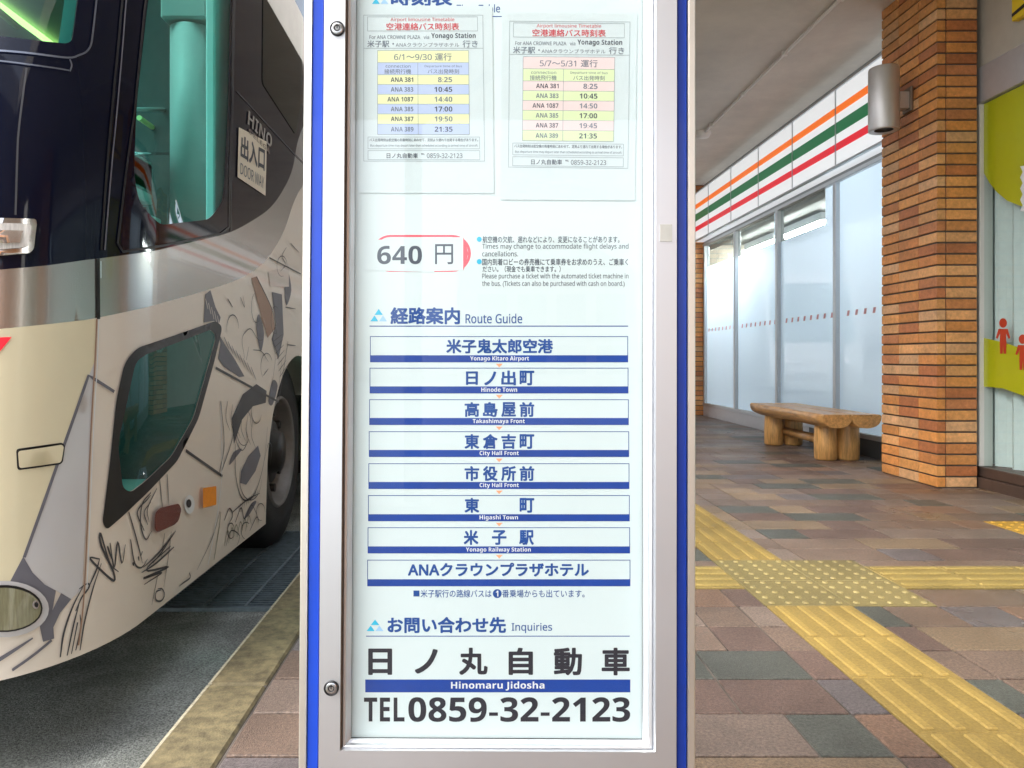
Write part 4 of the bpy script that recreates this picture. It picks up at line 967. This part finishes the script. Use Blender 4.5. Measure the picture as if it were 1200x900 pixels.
# writing on the side
def bfn(s0, z0, s1, z1, off): return lambda u, v: bus(s0 + (s1 - s0) * u, z1 + (z0 - z1) * v, off)
b = MB(); a = P(290.5, 128); c = P(319, 149)
text_into(b, 'HINO', (a[0], a[1] - .005, c[0], a[1] - .066), lambda u, v: bus(u, v, .0045), M['emblem_metal'], .02)
text_into(b, "S'ELEGA", (a[0] + .02, a[1] - .078, c[0] - .02, a[1] - .10), lambda u, v: bus(u, v, .0045), M['alu_dark'], .01); bpart('emblem', b)
q = conv([(278.5, 149), (311.5, 166), (310, 229.5), (277, 207.5)]); zt = (q[0][1] + q[1][1]) / 2; zb_ = (q[2][1] + q[3][1]) / 2; q0, q1 = q[0][0], q[1][0]
b = MB(); patch(b, q, mat('sticker_cream', (.74, .66, .52), .5), off=.0045)
def sq(u, v):
    p = [q[0][k] * (1 - u) * (1 - v) + q[1][k] * u * (1 - v) + q[2][k] * u * v + q[3][k] * (1 - u) * v for k in (0, 1)]; return bus(p[0], p[1], .0055)
text_into(b, '出入口', (.07, .13, .93, .58), sq, M['ink'], .035)
text_into(b, 'DOOR WAY', (.08, .68, .92, .90), sq, M['ink_grey'], 0); bpart('door_sticker', b)
# interior
b = MB(); b.box((-3.36, 2.35, .95), (-1.75, yb - .1, 1.0), M['interior_dark']); b.box((-1.75, 2.45, .30), (-1.02, 3.3, .34), M['interior_mid']); b.box((-1.77, 2.45, .3), (-1.75, 3.3, 1.0), M['interior_mid'])
b.box((-1.75, 3.3, .3), (-.99, 3.33, 2.9), M['interior_dark']); b.box((-3.36, 2.2, 1.0), (-1.5, 2.5, 1.30), M['interior_dark'], bev=.03); b.box((-3.37, 2.9, 3.05), (-.97, yb - .1, 3.08), M['interior_pale']); bpart('interior', b)
b = MB(); b.tube((-1.14, 3.07, 1.40), (-1.14, 3.07, 2.19), .085, M['interior_pale'], n=32); b.box((-1.235, 2.98, 2.20), (-1.05, 3.16, 2.30), M['interior_pale'], bev=.01); bpart('grab_post', b)
b = MB(); b.box((-1.02, 2.88, 1.36), (-.985, 3.12, 2.8), M['interior_white'], bev=.006)
qq = conv([(75, 60), (92, 60)]); patch(b, [(qq[0][0], 1.55), (qq[1][0], 1.55), (qq[1][0], 2.4), (qq[0][0], 2.4)], M['interior_pale'], off=-.05, step=.02); 
bpart('inner_trim', b); b = MB()
def ibox(u0, v0, u1, v1, X, d, m): p, q_ = px_x(u0, v0, X), px_x(u1, v1, X); b.box((X - d, p.y, p.z), (X, q_.y, q_.z), m, bev=.004)
ibox(150, 181, 179, 240, -1.3, .18, M['interior_white'])
for k in range(9):
    ibox(157.5 + 2.3 * k, 190, 158.1 + 2.3 * k, 218, -1.298, .002, M['interior_mid'])
    ibox(156, 190 + 3.4 * k, 178, 190.8 + 3.4 * k, -1.2975, .002, M['interior_mid'])
bpart('fare_box', b); b = MB(); ibox(164, 246, 189, 266, -1.25, .1, M['interior_white']); bpart('inner_trim', b)
b = MB(); b.tube(px_x(163, 138, -1.4), px_x(205, 168, -1.4), .011, M['streak_yellow']); b.tube(px_x(-20, -2, -2.2), px_x(20, 31, -2.2), .016, M['streak_yellow']); b.tube(px_x(155, 128, -1.35), px_x(212, 129, -1.35), .008, M['interior_pale']); b.tube(px_x(200, 180, -1.28), px_x(150, 180, -1.28), .006, M['chrome']); bpart('handrail_and_streak', b)  # yellow tubes imitate reflected light streaks; pale and chrome ones are rails
for x_ in (-1.35, -2.9):
    b = MB(); b.tube((x_, 2.95, 3.02), (x_, 9, 3.02), .02, M['cabin_lamp']); bpart('cabin_lamp', b)
# front wheel
wy, wz = 4.05, .37
b = MB(); b.lathe([(.29, -.29), (.46, -.29), (.5, -.25), (.5, -.05), (.47, -.012), (.36, 0), (.295, -.008)], (-1.03, wy, wz), (1, 0, 0), M['tyre'], n=48); 
wheel = bpart('wheel', b)
b = MB(); b.lathe([(.295, -.008), (.285, .004), (.272, -.012), (.255, -.10), (.20, -.12), (.17, -.06), (.165, -.05)], (-1.03, wy, wz), (1, 0, 0), M['rim'], n=48); o = b.build('rim', fix=False); o.parent = wheel
b = MB(); b.lathe([(.165, -.05), (.12, -.045), (.10, .0), (0, .005)], (-1.03, wy, wz), (1, 0, 0), M['bus_rubber'], n=32)
for k in range(10):
    a = 2 * math.pi * k / 10; p = Vector((-1.03 - .12, wy + .215 * math.cos(a), wz + .215 * math.sin(a))); b.tube(p, p + Vector((.07, 0, 0)), .022, M['bus_rubber'], n=8)
o = b.build('hub', fix=False); o.parent = wheel
b = MB(); b.lathe([(.29, -.29), (.46, -.29), (.5, -.25), (.5, -.05), (.47, -.012), (.36, 0), (0, -.03)], (-1.05, 10.2, wz), (1, 0, 0), M['tyre'], n=40); bpart('wheel', b)

# second coach ahead in the lane, seen mirrored in the shop windows
c2 = empty('coach', (-2.2, 22, -.13), 'white coach waiting further up the lane, mirrored in the shop windows', 'bus')
X0, X1, Y0, Y1 = -3.45, -.95, 20.5, 31
b = MB(); b.prism([(X1, Y0 + .1, .15), (X1, Y0, .5), (X1, Y0 + .05, 1.2), (X1, Y0 + .55, 3.2), (X1, Y1, 3.2), (X1, Y1, .15)], (X0 - X1, 0, 0), M['bus_white_plain']); put(b.build('body'), c2)
b = MB(); b.face([(X1 - .12, Y0 + .06, 1.3), (X0 + .12, Y0 + .06, 1.3), (X0 + .12, Y0 + .47, 2.95), (X1 - .12, Y0 + .47, 2.95)], M['bus_teal']); put(b.build('windscreen'), c2)
b = MB(); b.face([(X1 + .004, Y0 + .6, 1.5), (X1 + .004, Y1 - .4, 1.5), (X1 + .004, Y1 - .4, 2.7), (X1 + .004, Y0 + .8, 2.7)], M['bus_teal']); put(b.build('side_window'), c2)
for xx in (X1 - .45, X0 + .45):
    b = MB(); b.lathe([(0, 0), (.11, 0), (.13, .03)], (xx, Y0 - .012, .72), (0, 1, 0), M['chrome'], n=20); put(b.build('headlight'), c2)
for yy in (Y0 + 2.3, Y1 - 3):
    b = MB(); b.lathe([(.48, -.28), (.5, -.2), (.5, 0), (.3, .03), (0, .0)], (X1 + .012, yy, .37), (1, 0, 0), M['tyre'], n=32); put(b.build('wheel'), c2)
